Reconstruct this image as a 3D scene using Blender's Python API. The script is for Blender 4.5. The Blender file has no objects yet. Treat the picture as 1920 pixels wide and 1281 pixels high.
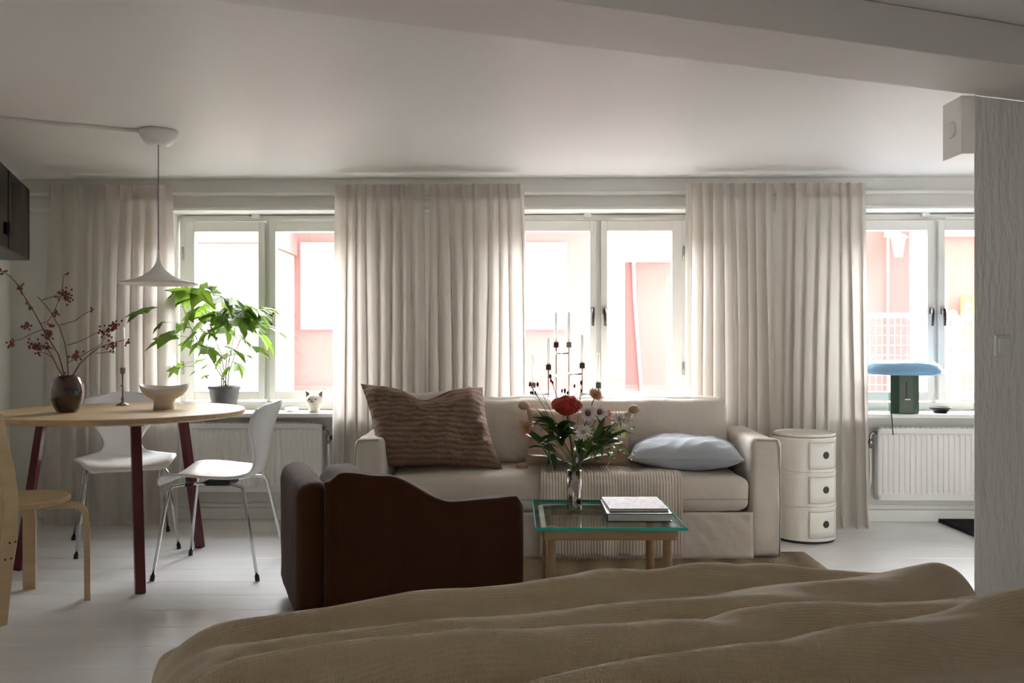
import bpy, math, random
from mathutils import Vector, Matrix, noise
R = math.radians
PI = math.pi
random.seed(7)
sc = bpy.context.scene
col = sc.collection

# ------------------------------------------------------------------ camera
H_CAM, F_PX = 1.08, 1680.0
cam_d = bpy.data.cameras.new('camera'); cam = bpy.data.objects.new('camera', cam_d); col.objects.link(cam)
cam.location = (0, 0, H_CAM); cam.rotation_euler = (R(90), 0, 0)
cam_d.sensor_width = 36; cam_d.lens = 36 * F_PX / 1920; cam_d.clip_start = 0.02
sc.camera = cam
# ------------------------------------------------------------------ world: bright overcast sky
w = bpy.data.worlds.new('overcast_sky'); sc.world = w; w.use_nodes = True
bg = w.node_tree.nodes['Background']; bg.inputs[0].default_value = (0.97, 0.98, 1.0, 1); bg.inputs[1].default_value = 9.0
# ------------------------------------------------------------------ view
vs = sc.view_settings
vs.view_transform = 'Standard'; vs.look = 'None'; vs.gamma = 1; vs.use_curve_mapping = False; vs.exposure = 2.68
cy = sc.cycles
cy.max_bounces = 14; cy.diffuse_bounces = 8; cy.glossy_bounces = 5; cy.transmission_bounces = 10; cy.transparent_max_bounces = 16
cy.sample_clamp_indirect = 8.0; cy.caustics_reflective = False; cy.caustics_refractive = False
cy.use_denoising = True

# ------------------------------------------------------------------ pixel helpers (a pixel is a direction; depth comes from floor / plane)
def X(px, Y): return (px - 960) / F_PX * Y
def Z(py, Y): return H_CAM + (640.5 - py) / F_PX * Y
def at(px, py, Y): return Vector((X(px, Y), Y, Z(py, Y)))
def ground(px, py, z=0.0):
    Y = (H_CAM - z) * F_PX / (py - 640.5)
    return Vector((X(px, Y), Y, z))

# ------------------------------------------------------------------ materials
def mat(name, color, rough=0.5, metal=0.0, spec=0.5, bump=None, var=None, coat=0.0, sheen=0.0, trans=0.0, ior=1.45):
    m = bpy.data.materials.new(name); m.use_nodes = True
    nt = m.node_tree; b = nt.nodes['Principled BSDF']
    b.inputs['Base Color'].default_value = (*color, 1); b.inputs['Roughness'].default_value = rough
    b.inputs['Metallic'].default_value = metal; b.inputs['Specular IOR Level'].default_value = spec
    b.inputs['Coat Weight'].default_value = coat; b.inputs['Sheen Weight'].default_value = sheen
    b.inputs['Transmission Weight'].default_value = trans; b.inputs['IOR'].default_value = ior
    if var or bump:
        tc = nt.nodes.new('ShaderNodeTexCoord')
    if var:                                         # (color2, scale xyz, detail)
        c2, scl, det = var
        mp = nt.nodes.new('ShaderNodeMapping'); mp.inputs['Scale'].default_value = scl
        n = nt.nodes.new('ShaderNodeTexNoise'); n.inputs['Scale'].default_value = 1; n.inputs['Detail'].default_value = det
        r = nt.nodes.new('ShaderNodeValToRGB')
        r.color_ramp.elements[0].position = .35; r.color_ramp.elements[1].position = .65
        r.color_ramp.elements[0].color = (*color, 1); r.color_ramp.elements[1].color = (*c2, 1)
        nt.links.new(tc.outputs['Object'], mp.inputs[0]); nt.links.new(mp.outputs[0], n.inputs['Vector'])
        nt.links.new(n.outputs['Fac'], r.inputs[0]); nt.links.new(r.outputs[0], b.inputs['Base Color'])
    if bump:                                        # (scale xyz, strength, distance, detail)
        scl, st, dist, det = bump
        mp = nt.nodes.new('ShaderNodeMapping'); mp.inputs['Scale'].default_value = scl
        n = nt.nodes.new('ShaderNodeTexNoise'); n.inputs['Scale'].default_value = 1; n.inputs['Detail'].default_value = det
        bp = nt.nodes.new('ShaderNodeBump'); bp.inputs['Strength'].default_value = st; bp.inputs['Distance'].default_value = dist
        nt.links.new(tc.outputs['Object'], mp.inputs[0]); nt.links.new(mp.outputs[0], n.inputs['Vector'])
        nt.links.new(n.outputs['Fac'], bp.inputs['Height']); nt.links.new(bp.outputs[0], b.inputs['Normal'])
    return m

def glass_mat(name, tint=(1, 1, 1), refl=0.08):
    m = bpy.data.materials.new(name); m.use_nodes = True; nt = m.node_tree
    for n in list(nt.nodes):
        if n.type != 'OUTPUT_MATERIAL': nt.nodes.remove(n)
    out = nt.nodes['Material Output']
    t = nt.nodes.new('ShaderNodeBsdfTransparent'); t.inputs[0].default_value = (*tint, 1)
    g = nt.nodes.new('ShaderNodeBsdfGlossy'); g.inputs['Roughness'].default_value = 0.02
    lw = nt.nodes.new('ShaderNodeLayerWeight'); lw.inputs[0].default_value = 0.25
    mul = nt.nodes.new('ShaderNodeMath'); mul.operation = 'MULTIPLY_ADD'; mul.inputs[1].default_value = 0.5; mul.inputs[2].default_value = refl * .5
    mx = nt.nodes.new('ShaderNodeMixShader')
    nt.links.new(lw.outputs['Fresnel'], mul.inputs[0]); nt.links.new(mul.outputs[0], mx.inputs[0])
    nt.links.new(t.outputs[0], mx.inputs[1]); nt.links.new(g.outputs[0], mx.inputs[2]); nt.links.new(mx.outputs[0], out.inputs[0])
    return m

def cloth_mat(name, color, translucent=0.5, weave=400, bump=0.15):
    m = bpy.data.materials.new(name); m.use_nodes = True; nt = m.node_tree
    for n in list(nt.nodes):
        if n.type != 'OUTPUT_MATERIAL': nt.nodes.remove(n)
    out = nt.nodes['Material Output']
    d = nt.nodes.new('ShaderNodeBsdfDiffuse'); t = nt.nodes.new('ShaderNodeBsdfTranslucent'); mx = nt.nodes.new('ShaderNodeMixShader')
    mx.inputs[0].default_value = translucent
    tc = nt.nodes.new('ShaderNodeTexCoord'); mp = nt.nodes.new('ShaderNodeMapping'); mp.inputs['Scale'].default_value = (60, 60, 3)
    n = nt.nodes.new('ShaderNodeTexNoise'); n.inputs['Scale'].default_value = 1; n.inputs['Detail'].default_value = 3
    r = nt.nodes.new('ShaderNodeValToRGB'); r.color_ramp.elements[0].position = .3; r.color_ramp.elements[1].position = .7
    r.color_ramp.elements[0].color = (*[c * .93 for c in color], 1); r.color_ramp.elements[1].color = (*color, 1)
    nt.links.new(tc.outputs['Object'], mp.inputs[0]); nt.links.new(mp.outputs[0], n.inputs['Vector']); nt.links.new(n.outputs['Fac'], r.inputs[0])
    for s in (d, t): nt.links.new(r.outputs[0], s.inputs['Color'])
    nt.links.new(d.outputs[0], mx.inputs[1]); nt.links.new(t.outputs[0], mx.inputs[2]); nt.links.new(mx.outputs[0], out.inputs[0])
    return m

M = {}
M['wall'] = mat('wall_paint', (.80, .80, .77), .7, bump=((40, 40, 40), .08, .002, 4))
M['plaster'] = mat('rough_plaster', (.82, .80, .77), .75, bump=((38, 38, 12), 1.0, .012, 6))
M['ceil'] = mat('ceiling_paint', (.80, .785, .77), .55, bump=((14, 14, 14), .06, .004, 5))
M['beam'] = mat('beam_paint', (.74, .71, .68), .6, bump=((20, 20, 20), .10, .004, 6))
M['floor'] = mat('painted_floorboards', (.74, .75, .76), .17, bump=((2, 30, 30), .05, .002, 5), var=((.69, .70, .70), (1.2, 6, 1), 4))
M['trim'] = mat('white_gloss_trim', (.82, .82, .79), .4)
M['frame'] = mat('cream_window_paint', (.78, .77, .735), .4, bump=((30, 30, 30), .05, .001, 3))
M['glass'] = glass_mat('window_glass')
M['sky_ground'] = mat('asphalt_paving', (.15, .15, .15), .9)
M['pink'] = mat('red_painted_facade', (.26, .125, .125), .8, bump=((60, 1, .5), .2, .005, 2))
M['mauve'] = mat('dark_red_timber', (.16, .085, .08), .8, bump=((60, 1, .5), .2, .005, 2))
M['extwhite'] = mat('white_render', (.68, .67, .65), .8)
M['extglass'] = mat('pale_glazing', (.30, .32, .33), .2)
M['extgrey'] = mat('galvanised_steel', (.40, .40, .41), .6)
M['brick'] = mat('pale_brick', (.38, .28, .22), .9, var=((.30, .21, .17), (8, 8, 14), 2))
M['yellow'] = mat('yellow_sign', (.70, .48, .04), .6)
M['black'] = mat('black_plastic', (.015, .015, .015), .4)
M['darkmetal'] = mat('dark_metal', (.05, .045, .04), .35, metal=.8)
M['chrome'] = mat('chrome', (.50, .50, .51), .09, metal=1)
M['steel'] = mat('brushed_steel', (.42, .39, .36), .12, metal=1)
M['brass'] = mat('brass', (.65, .50, .24), .3, metal=1)
M['pewter'] = mat('aged_pewter', (.22, .19, .17), .35, metal=.9)
M['curtain'] = cloth_mat('linen_curtain', (.74, .70, .65), .40)
M['oak'] = mat('oak', (.50, .36, .205), .42, var=((.42, .29, .155), (3, 40, 40), 5))
M['oakdark'] = mat('oak_frame', (.38, .245, .13), .45, var=((.30, .185, .09), (4, 30, 30), 4))
M['birch'] = mat('birch_ply', (.56, .43, .26), .4, var=((.50, .37, .21), (5, 5, 25), 4))
M['redleg'] = mat('burgundy_lacquer', (.085, .010, .016), .28)
M['whitechair'] = mat('white_lacquer', (.76, .77, .78), .25)
M['sofa'] = mat('oat_linen', (.60, .55, .48), .85, sheen=.2, bump=((9, 9, 9), .35, .03, 5))
M['piping'] = mat('linen_piping', (.42, .385, .335), .9)
M['brownpillow'] = None
M['beigepillow'] = mat('beige_cotton', (.38, .275, .20), .9, bump=((10, 10, 10), .3, .02, 4))
M['bluepillow'] = mat('blue_grey_cotton', (.40, .43, .47), .8, bump=((9, 9, 9), .35, .02, 4))
M['cord'] = None
M['steelgrey'] = mat('pot_zinc', (.10, .09, .09), .55, var=((.15, .14, .14), (14, 14, 14), 4))
M['leaf'] = mat('green_leaf', (.16, .30, .05), .5, var=((.10, .22, .035), (12, 12, 12), 3))
M['stem'] = mat('green_stem', (.10, .13, .04), .6)
M['twig'] = mat('brown_twig', (.10, .055, .035), .7)
M['berry'] = mat('dark_red_berry', (.16, .012, .018), .3)
M['vase'] = mat('tortoise_glaze', (.018, .012, .010), .12, var=((.075, .038, .02), (16, 16, 16), 5), coat=.5)
M['ceramic'] = mat('cream_ceramic', (.66, .60, .52), .3)
M['white'] = mat('white_plastic', (.78, .78, .75), .35)
M['wax'] = mat('white_wax', (.82, .81, .78), .5)
M['blue'] = mat('blue_enamel', (.20, .42, .64), .18, coat=.4)
M['green'] = mat('dark_green_enamel', (.022, .058, .03), .2, coat=.4)
M['cabinet'] = mat('cream_abs_plastic', (.79, .77, .70), .28)
M['rug'] = None
M['soil'] = mat('soil', (.05, .035, .025), .95)
M['mat'] = mat('black_coir', (.018, .018, .02), .95, bump=((120, 120, 40), 1, .01, 2))
M['smoke'] = None
M['paper'] = mat('white_paper', (.72, .72, .71), .5)
M['saucer'] = mat('pinkish_clay', (.50, .42, .40), .6)

def link(nt, a, b): nt.links.new(a, b)
def striped(name, c1, c2, axis_scale, rough=.9, bumpst=.4):
    m = mat(name, c1, rough); nt = m.node_tree; b = nt.nodes['Principled BSDF']
    tc = nt.nodes.new('ShaderNodeTexCoord'); w_ = nt.nodes.new('ShaderNodeTexWave'); w_.wave_type = 'BANDS'; w_.bands_direction = axis_scale[0]
    w_.inputs['Scale'].default_value = axis_scale[1]; w_.inputs['Distortion'].default_value = axis_scale[2]; w_.inputs['Detail'].default_value = 2
    r = nt.nodes.new('ShaderNodeValToRGB'); r.color_ramp.elements[0].color = (*c1, 1); r.color_ramp.elements[1].color = (*c2, 1)
    link(nt, tc.outputs['UV'], w_.inputs['Vector']); link(nt, w_.outputs['Fac'], r.inputs[0]); link(nt, r.outputs[0], b.inputs['Base Color'])
    n = nt.nodes.new('ShaderNodeTexNoise'); n.inputs['Scale'].default_value = 22; n.inputs['Detail'].default_value = 5; n.inputs['Distortion'].default_value = 1.2
    bp = nt.nodes.new('ShaderNodeBump'); bp.inputs['Strength'].default_value = bumpst; bp.inputs['Distance'].default_value = .02
    link(nt, tc.outputs['UV'], n.inputs['Vector']); link(nt, n.outputs['Fac'], bp.inputs['Height']); link(nt, bp.outputs[0], b.inputs['Normal'])
    return m
M['brownpillow'] = striped('brown_striped_linen', (.20, .125, .085), (.31, .20, .14), ('Y', 5.0, 1.5), .85, 1.0)
M['cord'] = mat('rust_corduroy', (.045, .0155, .005), .85, spec=.1, sheen=.08)
def wave_bump(m, scale, direction='X', strength=.5, dist=.004, coord='Object', second=None):
    nt = m.node_tree; b = nt.nodes['Principled BSDF']; tc = nt.nodes.new('ShaderNodeTexCoord')
    def wv(d, s):
        w_ = nt.nodes.new('ShaderNodeTexWave'); w_.bands_direction = d; w_.inputs['Scale'].default_value = s; w_.inputs['Distortion'].default_value = .6
        link(nt, tc.outputs[coord], w_.inputs['Vector']); return w_.outputs['Fac']
    hgt = wv(direction, scale)
    if second:
        h2 = wv(second[0], second[1]); mm = nt.nodes.new('ShaderNodeMath'); mm.operation = 'MULTIPLY'
        link(nt, hgt, mm.inputs[0]); link(nt, h2, mm.inputs[1]); hgt = mm.outputs[0]
    bp = nt.nodes.new('ShaderNodeBump'); bp.inputs['Strength'].default_value = strength; bp.inputs['Distance'].default_value = dist
    link(nt, hgt, bp.inputs['Height']); link(nt, bp.outputs[0], b.inputs['Normal'])
    return m
wave_bump(M['cord'], 70, 'X', .3, .003)
M['throw'] = wave_bump(mat('knit_wool', (.64, .575, .50), .95), 15, 'X', .5, .006, 'UV')
M['duvet'] = wave_bump(mat('khaki_muslin', (.52, .405, .255), .9, sheen=.6), 28, 'X', .6, .004, 'UV', ('Y', 29))
M['rug'] = striped('braided_jute', (.20, .14, .085), (.34, .26, .165), ('X', .75, .8), .95, 1.0)
M['smoke'] = mat('smoked_glass', (.03, .028, .025), .12)
M['tableglass'] = glass_mat('clear_table_glass', (.90, .97, .95), .12)
M['edgeglass'] = mat('green_glass_edge', (.02, .42, .36), .1, coat=.5)

# ------------------------------------------------------------------ mesh builder
class MB:
    def __init__(s): s.v = []; s.f = []; s.uv = {}
    def add(s, vs, fs, uvs=None):
        o = len(s.v); s.v += [tuple(v) for v in vs]
        for f in fs: s.f.append(tuple(i + o for i in f))
        if uvs:
            for i, u in enumerate(uvs): s.uv[o + i] = u
        return s
    def box(s, x0, x1, y0, y1, z0, z1, m=None):
        vs = [Vector((x, y, z)) for z in (z0, z1) for y in (y0, y1) for x in (x0, x1)]
        if m is not None: vs = [m @ v for v in vs]
        return s.add(vs, [(0, 2, 3, 1), (4, 5, 7, 6), (0, 1, 5, 4), (2, 6, 7, 3), (0, 4, 6, 2), (1, 3, 7, 5)])
    def tube(s, pts, rad, seg=8, cap=True, flat=None):
        pts = [Vector(p) for p in pts]; n = len(pts)
        rr = rad if isinstance(rad, (list, tuple)) else [rad] * n
        up = None; rings = []
        for i, p in enumerate(pts):
            t = (pts[min(i + 1, n - 1)] - pts[max(i - 1, 0)])
            t = t.normalized() if t.length > 1e-9 else Vector((0, 0, 1))
            if up is None:
                up = t.orthogonal().normalized() if flat is None else (Vector(flat) - t * t.dot(Vector(flat))).normalized()
            else:
                up = (up - t * up.dot(t)); up = up.normalized() if up.length > 1e-6 else t.orthogonal().normalized()
            b = t.cross(up)
            rings.append([p + (up * math.cos(2 * PI * k / seg) + b * math.sin(2 * PI * k / seg)) * rr[i] for k in range(seg)])
        vs = [v for r_ in rings for v in r_]; fs = []
        for i in range(n - 1):
            for k in range(seg): fs.append((i * seg + k, i * seg + (k + 1) % seg, (i + 1) * seg + (k + 1) % seg, (i + 1) * seg + k))
        if cap: fs += [tuple(reversed(range(seg))), tuple(range((n - 1) * seg, n * seg))]
        return s.add(vs, fs)
    def slab(s, pts, w, t, side):          # rectangular section swept along pts; side = width direction
        side = Vector(side).normalized(); pts = [Vector(p) for p in pts]; vs = []; n = len(pts)
        for i, p in enumerate(pts):
            d = (pts[min(i + 1, n - 1)] - pts[max(i - 1, 0)]).normalized(); nn = d.cross(side).normalized()
            vs += [p + side * w / 2 + nn * t / 2, p - side * w / 2 + nn * t / 2, p - side * w / 2 - nn * t / 2, p + side * w / 2 - nn * t / 2]
        fs = []
        for i in range(n - 1):
            for k in range(4): fs.append((i * 4 + k, i * 4 + (k + 1) % 4, (i + 1) * 4 + (k + 1) % 4, (i + 1) * 4 + k))
        fs += [(3, 2, 1, 0), tuple(range((n - 1) * 4, n * 4))]
        return s.add(vs, fs)
    def lathe(s, prof, seg=32, c=(0, 0, 0), cap=True, sx=1, sy=1, fn=None):
        vs = []; n = len(prof)
        for r_, z in prof:
            for k in range(seg):
                a = 2 * PI * k / seg; v = Vector((c[0] + r_ * math.cos(a) * sx, c[1] + r_ * math.sin(a) * sy, c[2] + z))
                vs.append(fn(v) if fn else v)
        fs = []
        for i in range(n - 1):
            for k in range(seg): fs.append((i * seg + k, i * seg + (k + 1) % seg, (i + 1) * seg + (k + 1) % seg, (i + 1) * seg + k))
        if cap: fs += [tuple(reversed(range(seg))), tuple(range((n - 1) * seg, n * seg))]
        return s.add(vs, fs)
    def grid(s, fn, nu, nv, uv=True):
        vs = []; uvs = []
        for j in range(nv + 1):
            for i in range(nu + 1):
                vs.append(fn(i / nu, j / nv)); uvs.append((i / nu, j / nv))
        fs = [(j * (nu + 1) + i, j * (nu + 1) + i + 1, (j + 1) * (nu + 1) + i + 1, (j + 1) * (nu + 1) + i) for j in range(nv) for i in range(nu)]
        return s.add(vs, fs, uvs)
    def prism(s, poly, z0, z1, m=None):
        n = len(poly); vs = [Vector((x, y, z0)) for x, y in poly] + [Vector((x, y, z1)) for x, y in poly]
        if m is not None: vs = [m @ v for v in vs]
        return s.add(vs, [tuple(reversed(range(n))), tuple(range(n, 2 * n))] + [(i, (i + 1) % n, n + (i + 1) % n, n + i) for i in range(n)])
    def sphere(s, c, r_, seg=8, rings=6, sc_=(1, 1, 1)):
        c = Vector(c); prof = [(math.sin(PI * i / rings), -math.cos(PI * i / rings)) for i in range(rings + 1)]
        prof[0] = (1e-4, -1); prof[-1] = (1e-4, 1)
        return s.lathe(prof, seg, fn=lambda v: c + Vector((v.x * r_ * sc_[0], v.y * r_ * sc_[1], v.z * r_ * sc_[2])))
    def cushion(s, c, size, r_, n=8, bulge=0.0, nz=0.0, seed=0, m=None):
        hx, hy, hz = [d / 2 for d in size]; c = Vector(c); fs = []; vs = []; idx = {}
        def pt(p):
            key = tuple(round(q, 4) for q in p)
            if key in idx: return idx[key]
            q = Vector((p[0] * hx, p[1] * hy, p[2] * hz))
            inner = Vector((max(-hx + r_, min(hx - r_, q.x)), max(-hy + r_, min(hy - r_, q.y)), max(-hz + r_, min(hz - r_, q.z))))
            d = q - inner; q = inner + (d.normalized() * r_ if d.length > 1e-9 else d)
            q.z += (1 if p[2] > 0 else -1) * abs(p[2]) * bulge * (1 - p[0] ** 4) * (1 - p[1] ** 4)
            if nz: q += noise.noise_vector(q * 5 + Vector((seed, seed * 2, 0))) * nz + noise.noise_vector(q * 14 + Vector((seed, 0, seed))) * nz * .35
            q = c + q
            vs.append(m @ q if m is not None else q); idx[key] = len(vs) - 1; return idx[key]
        g = [math.sin((-1 + 2 * i / n) * PI / 2) * .35 + (-1 + 2 * i / n) * .65 for i in range(n + 1)]
        for ax in range(3):
            for sg in (-1, 1):
                for i in range(n):
                    for j in range(n):
                        q = []
                        for (a, b) in ((i, j), (i + 1, j), (i + 1, j + 1), (i, j + 1)):
                            p = [0, 0, 0]; p[ax] = sg; p[(ax + 1) % 3] = g[a]; p[(ax + 2) % 3] = g[b]; q.append(pt(p))
                        fs.append(tuple(q if sg > 0 else reversed(q)))
        return s.add(vs, fs)

def finish(o, label=None, cat=None, group=None, kind=None):
    if label: o['label'] = label
    if cat: o['category'] = cat
    if group: o['group'] = group
    if kind: o['kind'] = kind
    return o
def build(name, mb, material, parent=None, smooth=False, bevel=0, loc=None, rotz=0, solid=0, subsurf=0, seg=2):
    me = bpy.data.meshes.new(name); me.from_pydata(mb.v, [], mb.f); me.update()
    if mb.uv:
        l = me.uv_layers.new(name='UVMap')
        for lp in me.loops: l.data[lp.index].uv = mb.uv.get(lp.vertex_index, (0, 0))
    if material: me.materials.append(M[material] if isinstance(material, str) else material)
    if smooth:
        for p in me.polygons: p.use_smooth = True
    o = bpy.data.objects.new(name, me); col.objects.link(o)
    if parent: o.parent = parent
    if loc: o.location = loc
    o.rotation_euler.z = rotz
    if solid:
        md = o.modifiers.new('thickness', 'SOLIDIFY'); md.thickness = solid; md.offset = 0
    if subsurf:
        md = o.modifiers.new('smooth', 'SUBSURF'); md.levels = subsurf; md.render_levels = subsurf
    if bevel:
        md = o.modifiers.new('bevel', 'BEVEL'); md.width = bevel; md.segments = seg; md.limit_method = 'ANGLE'
        for p in me.polygons: p.use_smooth = True
        md.harden_normals = True
    return o
def thing(name, label, cat, loc=(0, 0, 0), rotz=0, group=None, kind=None):
    o = bpy.data.objects.new(name, None); col.objects.link(o); o.location = loc; o.rotation_euler.z = rotz; o.empty_display_size = .1
    return finish(o, label, cat, group, kind)
def copy_tree(o, parent=None):
    c = o.copy(); col.objects.link(c)
    if parent: c.parent = parent
    for ch in list(o.children): copy_tree(ch, c)
    return c
def lerp(a, b, t): return a + (b - a) * t
def interp(xs, ys, x):
    if x <= xs[0]: return ys[0]
    for i in range(len(xs) - 1):
        if x <= xs[i + 1]:
            t = (x - xs[i]) / (xs[i + 1] - xs[i]); t = t * t * (3 - 2 * t); return lerp(ys[i], ys[i + 1], t)
    return ys[-1]
def bez(p0, p1, p2, n=8):
    p0, p1, p2 = Vector(p0), Vector(p1), Vector(p2)
    return [(1 - t) ** 2 * p0 + 2 * t * (1 - t) * p1 + t * t * p2 for t in [i / n for i in range(n + 1)]]
WALLGROUP = []        # everything on the window wall: turned 1.2 degrees with it

# ================================================================== SETTING
D = 5.42; HC = 2.057; A20 = R(20)
U = Vector((math.cos(A20), math.sin(A20), 0)); V = Vector((-math.sin(A20), math.cos(A20), 0))
WFY = 5.55                                   # front of window frames
WIN = [X(499, WFY), X(1121, WFY), X(1746, WFY)]
# floor: base + planks
fl = build('floor', MB().box(-4.2, 4.3, -2.2, 5.75, -.08, -.012), 'floor'); finish(fl, 'white painted wooden board floor of the room', 'floor', kind='structure')
pl_me = None; pw = .215; yy = -2.2
while yy < 5.7:
    if pl_me is None:
        p = build('plank', MB().box(-4.2, 4.3, .0008, pw - .0008, -.0115, 0), 'floor', fl, bevel=.0015, seg=1); pl_me = p.data
        p.location.y = yy
    else:
        q = p.copy(); col.objects.link(q); q.location.y = yy
    yy += pw
ce = build('ceiling', MB().box(-4.2, 4.3, -2.2, 5.75, HC, HC + .12), 'ceil'); finish(ce, 'smooth white painted low ceiling above the living area', 'ceiling', kind='structure')
# window wall with three openings
mb = MB(); ow = .565; oz0, oz1 = .655, 1.87
xs = [-4.2] + [e for c in WIN for e in (c - ow, c + ow)] + [4.6]
for i in range(0, len(xs), 2): mb.box(xs[i], xs[i + 1], D, D + .34, 0, HC)
for c in WIN: mb.box(c - ow, c + ow, D, D + .34, 0, oz0); mb.box(c - ow, c + ow, D, D + .34, oz1, HC)
o = build('wall_back', mb, 'wall'); finish(o, 'pale grey-white window wall behind sofa and curtains', 'wall', kind='structure'); WALLGROUP.append(o)
mb = MB().box(-3.4, 4.4, D - .055, D - .001, 1.885, HC - .001)
o = build('trim_1', mb, 'wall'); finish(o, 'boxed soffit running above the three windows', 'trim', kind='structure'); WALLGROUP.append(o)
mb = MB().box(-3.4, 4.4, D - .10, D - .001, 1.862, 1.884)
o = build('trim_2', mb, 'trim', bevel=.008); finish(o, 'rounded white ledge moulding just above the window frames', 'trim', kind='structure'); WALLGROUP.append(o)
mb = MB().box(-3.4, 4.4, D - .022, D - .001, 0, .072).box(-3.4, 4.4, D - .014, D - .001, .073, .10)
o = build('baseboard_back', mb, 'trim', bevel=.004); finish(o, 'white baseboard along the bottom of window wall', 'baseboard', kind='structure'); WALLGROUP.append(o)
# slanted left wall and the walls behind the camera
def wall_seg(name, p0, p1, label, z1=HC):
    p0, p1 = Vector(p0), Vector(p1); d = (p1 - p0).normalized(); n = Vector((-d.y, d.x)) * .15
    o = build(name, MB().prism([tuple(p0), tuple(p1), tuple(p1 + n), tuple(p0 + n)], 0, z1), 'wall'); return finish(o, label, 'wall', kind='structure')
P0 = Vector((X(10, D), D + .05)); P1 = P0 + Vector((math.sin(A20), -math.cos(A20))) * 7.1; P2 = P1 + Vector((U.x, U.y)) * 4.4; P3 = Vector((4.15, D + .05))
dl = Vector((math.sin(A20), -math.cos(A20))); nl = Vector((-math.cos(A20), -math.sin(A20))) * .15
def lw(mb, s0, s1, z0, z1): a, b = P0 + dl * s0, P0 + dl * s1; return mb.prism([tuple(a), tuple(a + nl), tuple(b + nl), tuple(b)], z0, z1)
NW0, NW1, NZ0, NZ1 = 5.69, 6.09, 1.14, 1.82          # unseen side window left of the camera, added to light the plaster pillar
mb = MB(); lw(mb, -.25, NW0, 0, HC); lw(mb, NW1, 7.2, 0, HC); lw(mb, NW0, NW1, 0, NZ0); lw(mb, NW0, NW1, NZ1, HC)
finish(build('wall_left', mb, 'wall'), 'pale left wall carrying the smoked glass cabinet', 'wall', kind='structure')
wc = P0 + dl * (NW0 + NW1) / 2 + nl * .5; nh = (NW1 - NW0) / 2
t = thing('window_4', 'small cream window added out of view to light the pillar', 'window', (wc.x, wc.y, 0), math.atan2(dl.y, dl.x), kind='structure')
build('frame', MB().box(-nh, nh, -.04, .04, NZ0, NZ0 + .05).box(-nh, nh, -.04, .04, NZ1 - .05, NZ1).box(-nh, -nh + .05, -.04, .04, NZ0 + .05, NZ1 - .05).box(nh - .05, nh, -.04, .04, NZ0 + .05, NZ1 - .05), 'frame', t)
build('pane', MB().box(-nh + .05, nh - .05, -.003, .003, NZ0 + .05, NZ1 - .05), 'glass', t)
wall_seg('wall_rear', P2, P1, 'plain white wall at the head of the bed')
wall_seg('wall_right', P3, P2, 'plain white wall on the right side of the room')
# ceiling beam (20 degrees off) and the plaster pillar below it
zb = 1.93
Apt = Vector((X(1826, 3.09), 3.09, 0)); B0 = Apt - U * 3.9; B1 = Apt + U * 2.2
mb = MB().prism([tuple((B0 - V * .30).xy), tuple((B1 - V * .30).xy), tuple(B1.xy), tuple(B0.xy)], zb, HC - .001)
o = build('trim_3', mb, 'beam', bevel=.004); finish(o, 'wide painted ceiling beam crossing the upper right corner', 'beam', kind='structure')
mb = MB().prism([tuple(Apt.xy), tuple((Apt + U * 2.2).xy), tuple((Apt + U * 2.2 + V * .16).xy), tuple((Apt + Vector((.12, .16, 0))).xy)], 0, zb)
o = build('wall_pillar', mb, 'plaster', bevel=.006); finish(o, 'rough textured plaster wall end at the right edge', 'wall', kind='structure')

# ---- windows
def make_window(n, cx, label):
    t = thing('window_%d' % n, label, 'window', (cx, 0, 0), kind='structure')
    Y0 = WFY
    f0, f1 = .695, Z(403, Y0); hw = .55
    mb = MB()
    mb.box(-hw, hw, Y0, Y0 + .09, f1 - .035, f1).box(-hw, hw, Y0, Y0 + .09, f0 - .035, f0 + .012)
    mb.box(-hw, -hw + .035, Y0, Y0 + .09, f0, f1).box(hw - .035, hw, Y0, Y0 + .09, f0, f1).box(-.014, .014, Y0 + .012, Y0 + .09, f0, f1)
    build('frame', mb, 'frame', t, bevel=.003)
    s0, s1 = Z(750, Y0), Z(415, Y0); g0, g1 = Z(734, Y0), Z(434, Y0)
    for sg in (-1, 1):
        xa, xb = (.014, .515) if sg > 0 else (-.515, -.014)
        ga, gb = (.054, .452) if sg > 0 else (-.452, -.054)
        mb = MB()
        mb.box(xa, ga, Y0 - .018, Y0 + .04, s0, s1).box(gb, xb, Y0 - .018, Y0 + .04, s0, s1)
        mb.box(ga, gb, Y0 - .018, Y0 + .04, s0, g0).box(ga, gb, Y0 - .018, Y0 + .04, g1, s1)
        sash = build('sash', mb, 'frame', t, bevel=.003)
        build('pane', MB().box(ga - .005, gb + .005, Y0 + .010, Y0 + .014, g0 - .005, g1 + .005), 'glass', sash)
        hx = sg * .034; hz = Z(585, Y0)
        h = MB().box(hx - .010, hx + .010, Y0 - .026, Y0 - .019, hz - .015, hz + .028)
        h.tube([(hx, Y0 - .024, hz + .012), (hx, Y0 - .052, hz + .010)], .007, 8)
        build('handle_mount', h, 'chrome', sash, smooth=False)
        h = MB().tube([(hx, Y0 - .052, hz + .018), (hx + .002 * sg, Y0 - .055, hz - .02), (hx + .004 * sg, Y0 - .052, hz - .088)], [.008, .010, .008], 8)
        build('handle', h, 'darkmetal', sash, smooth=True)
        for hz in (Z(475, Y0), Z(690, Y0)):
            build('hinge', MB().tube([(sg * .524, Y0 - .022, hz - .04), (sg * .524, Y0 - .022, hz + .04)], .007, 8), 'steel', sash, smooth=True)
    # restrictor arm on top of the right sash
    build('stay_bar', MB().box(.05, .42, Y0 - .03, Y0 - .019, s1 + .002, s1 + .016), 'frame', t)
    build('latch', MB().box(-.09, -.045, Y0 - .035, Y0 - .001, f1 - .02, f1 + .008), 'white', t)
    return t
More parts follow.
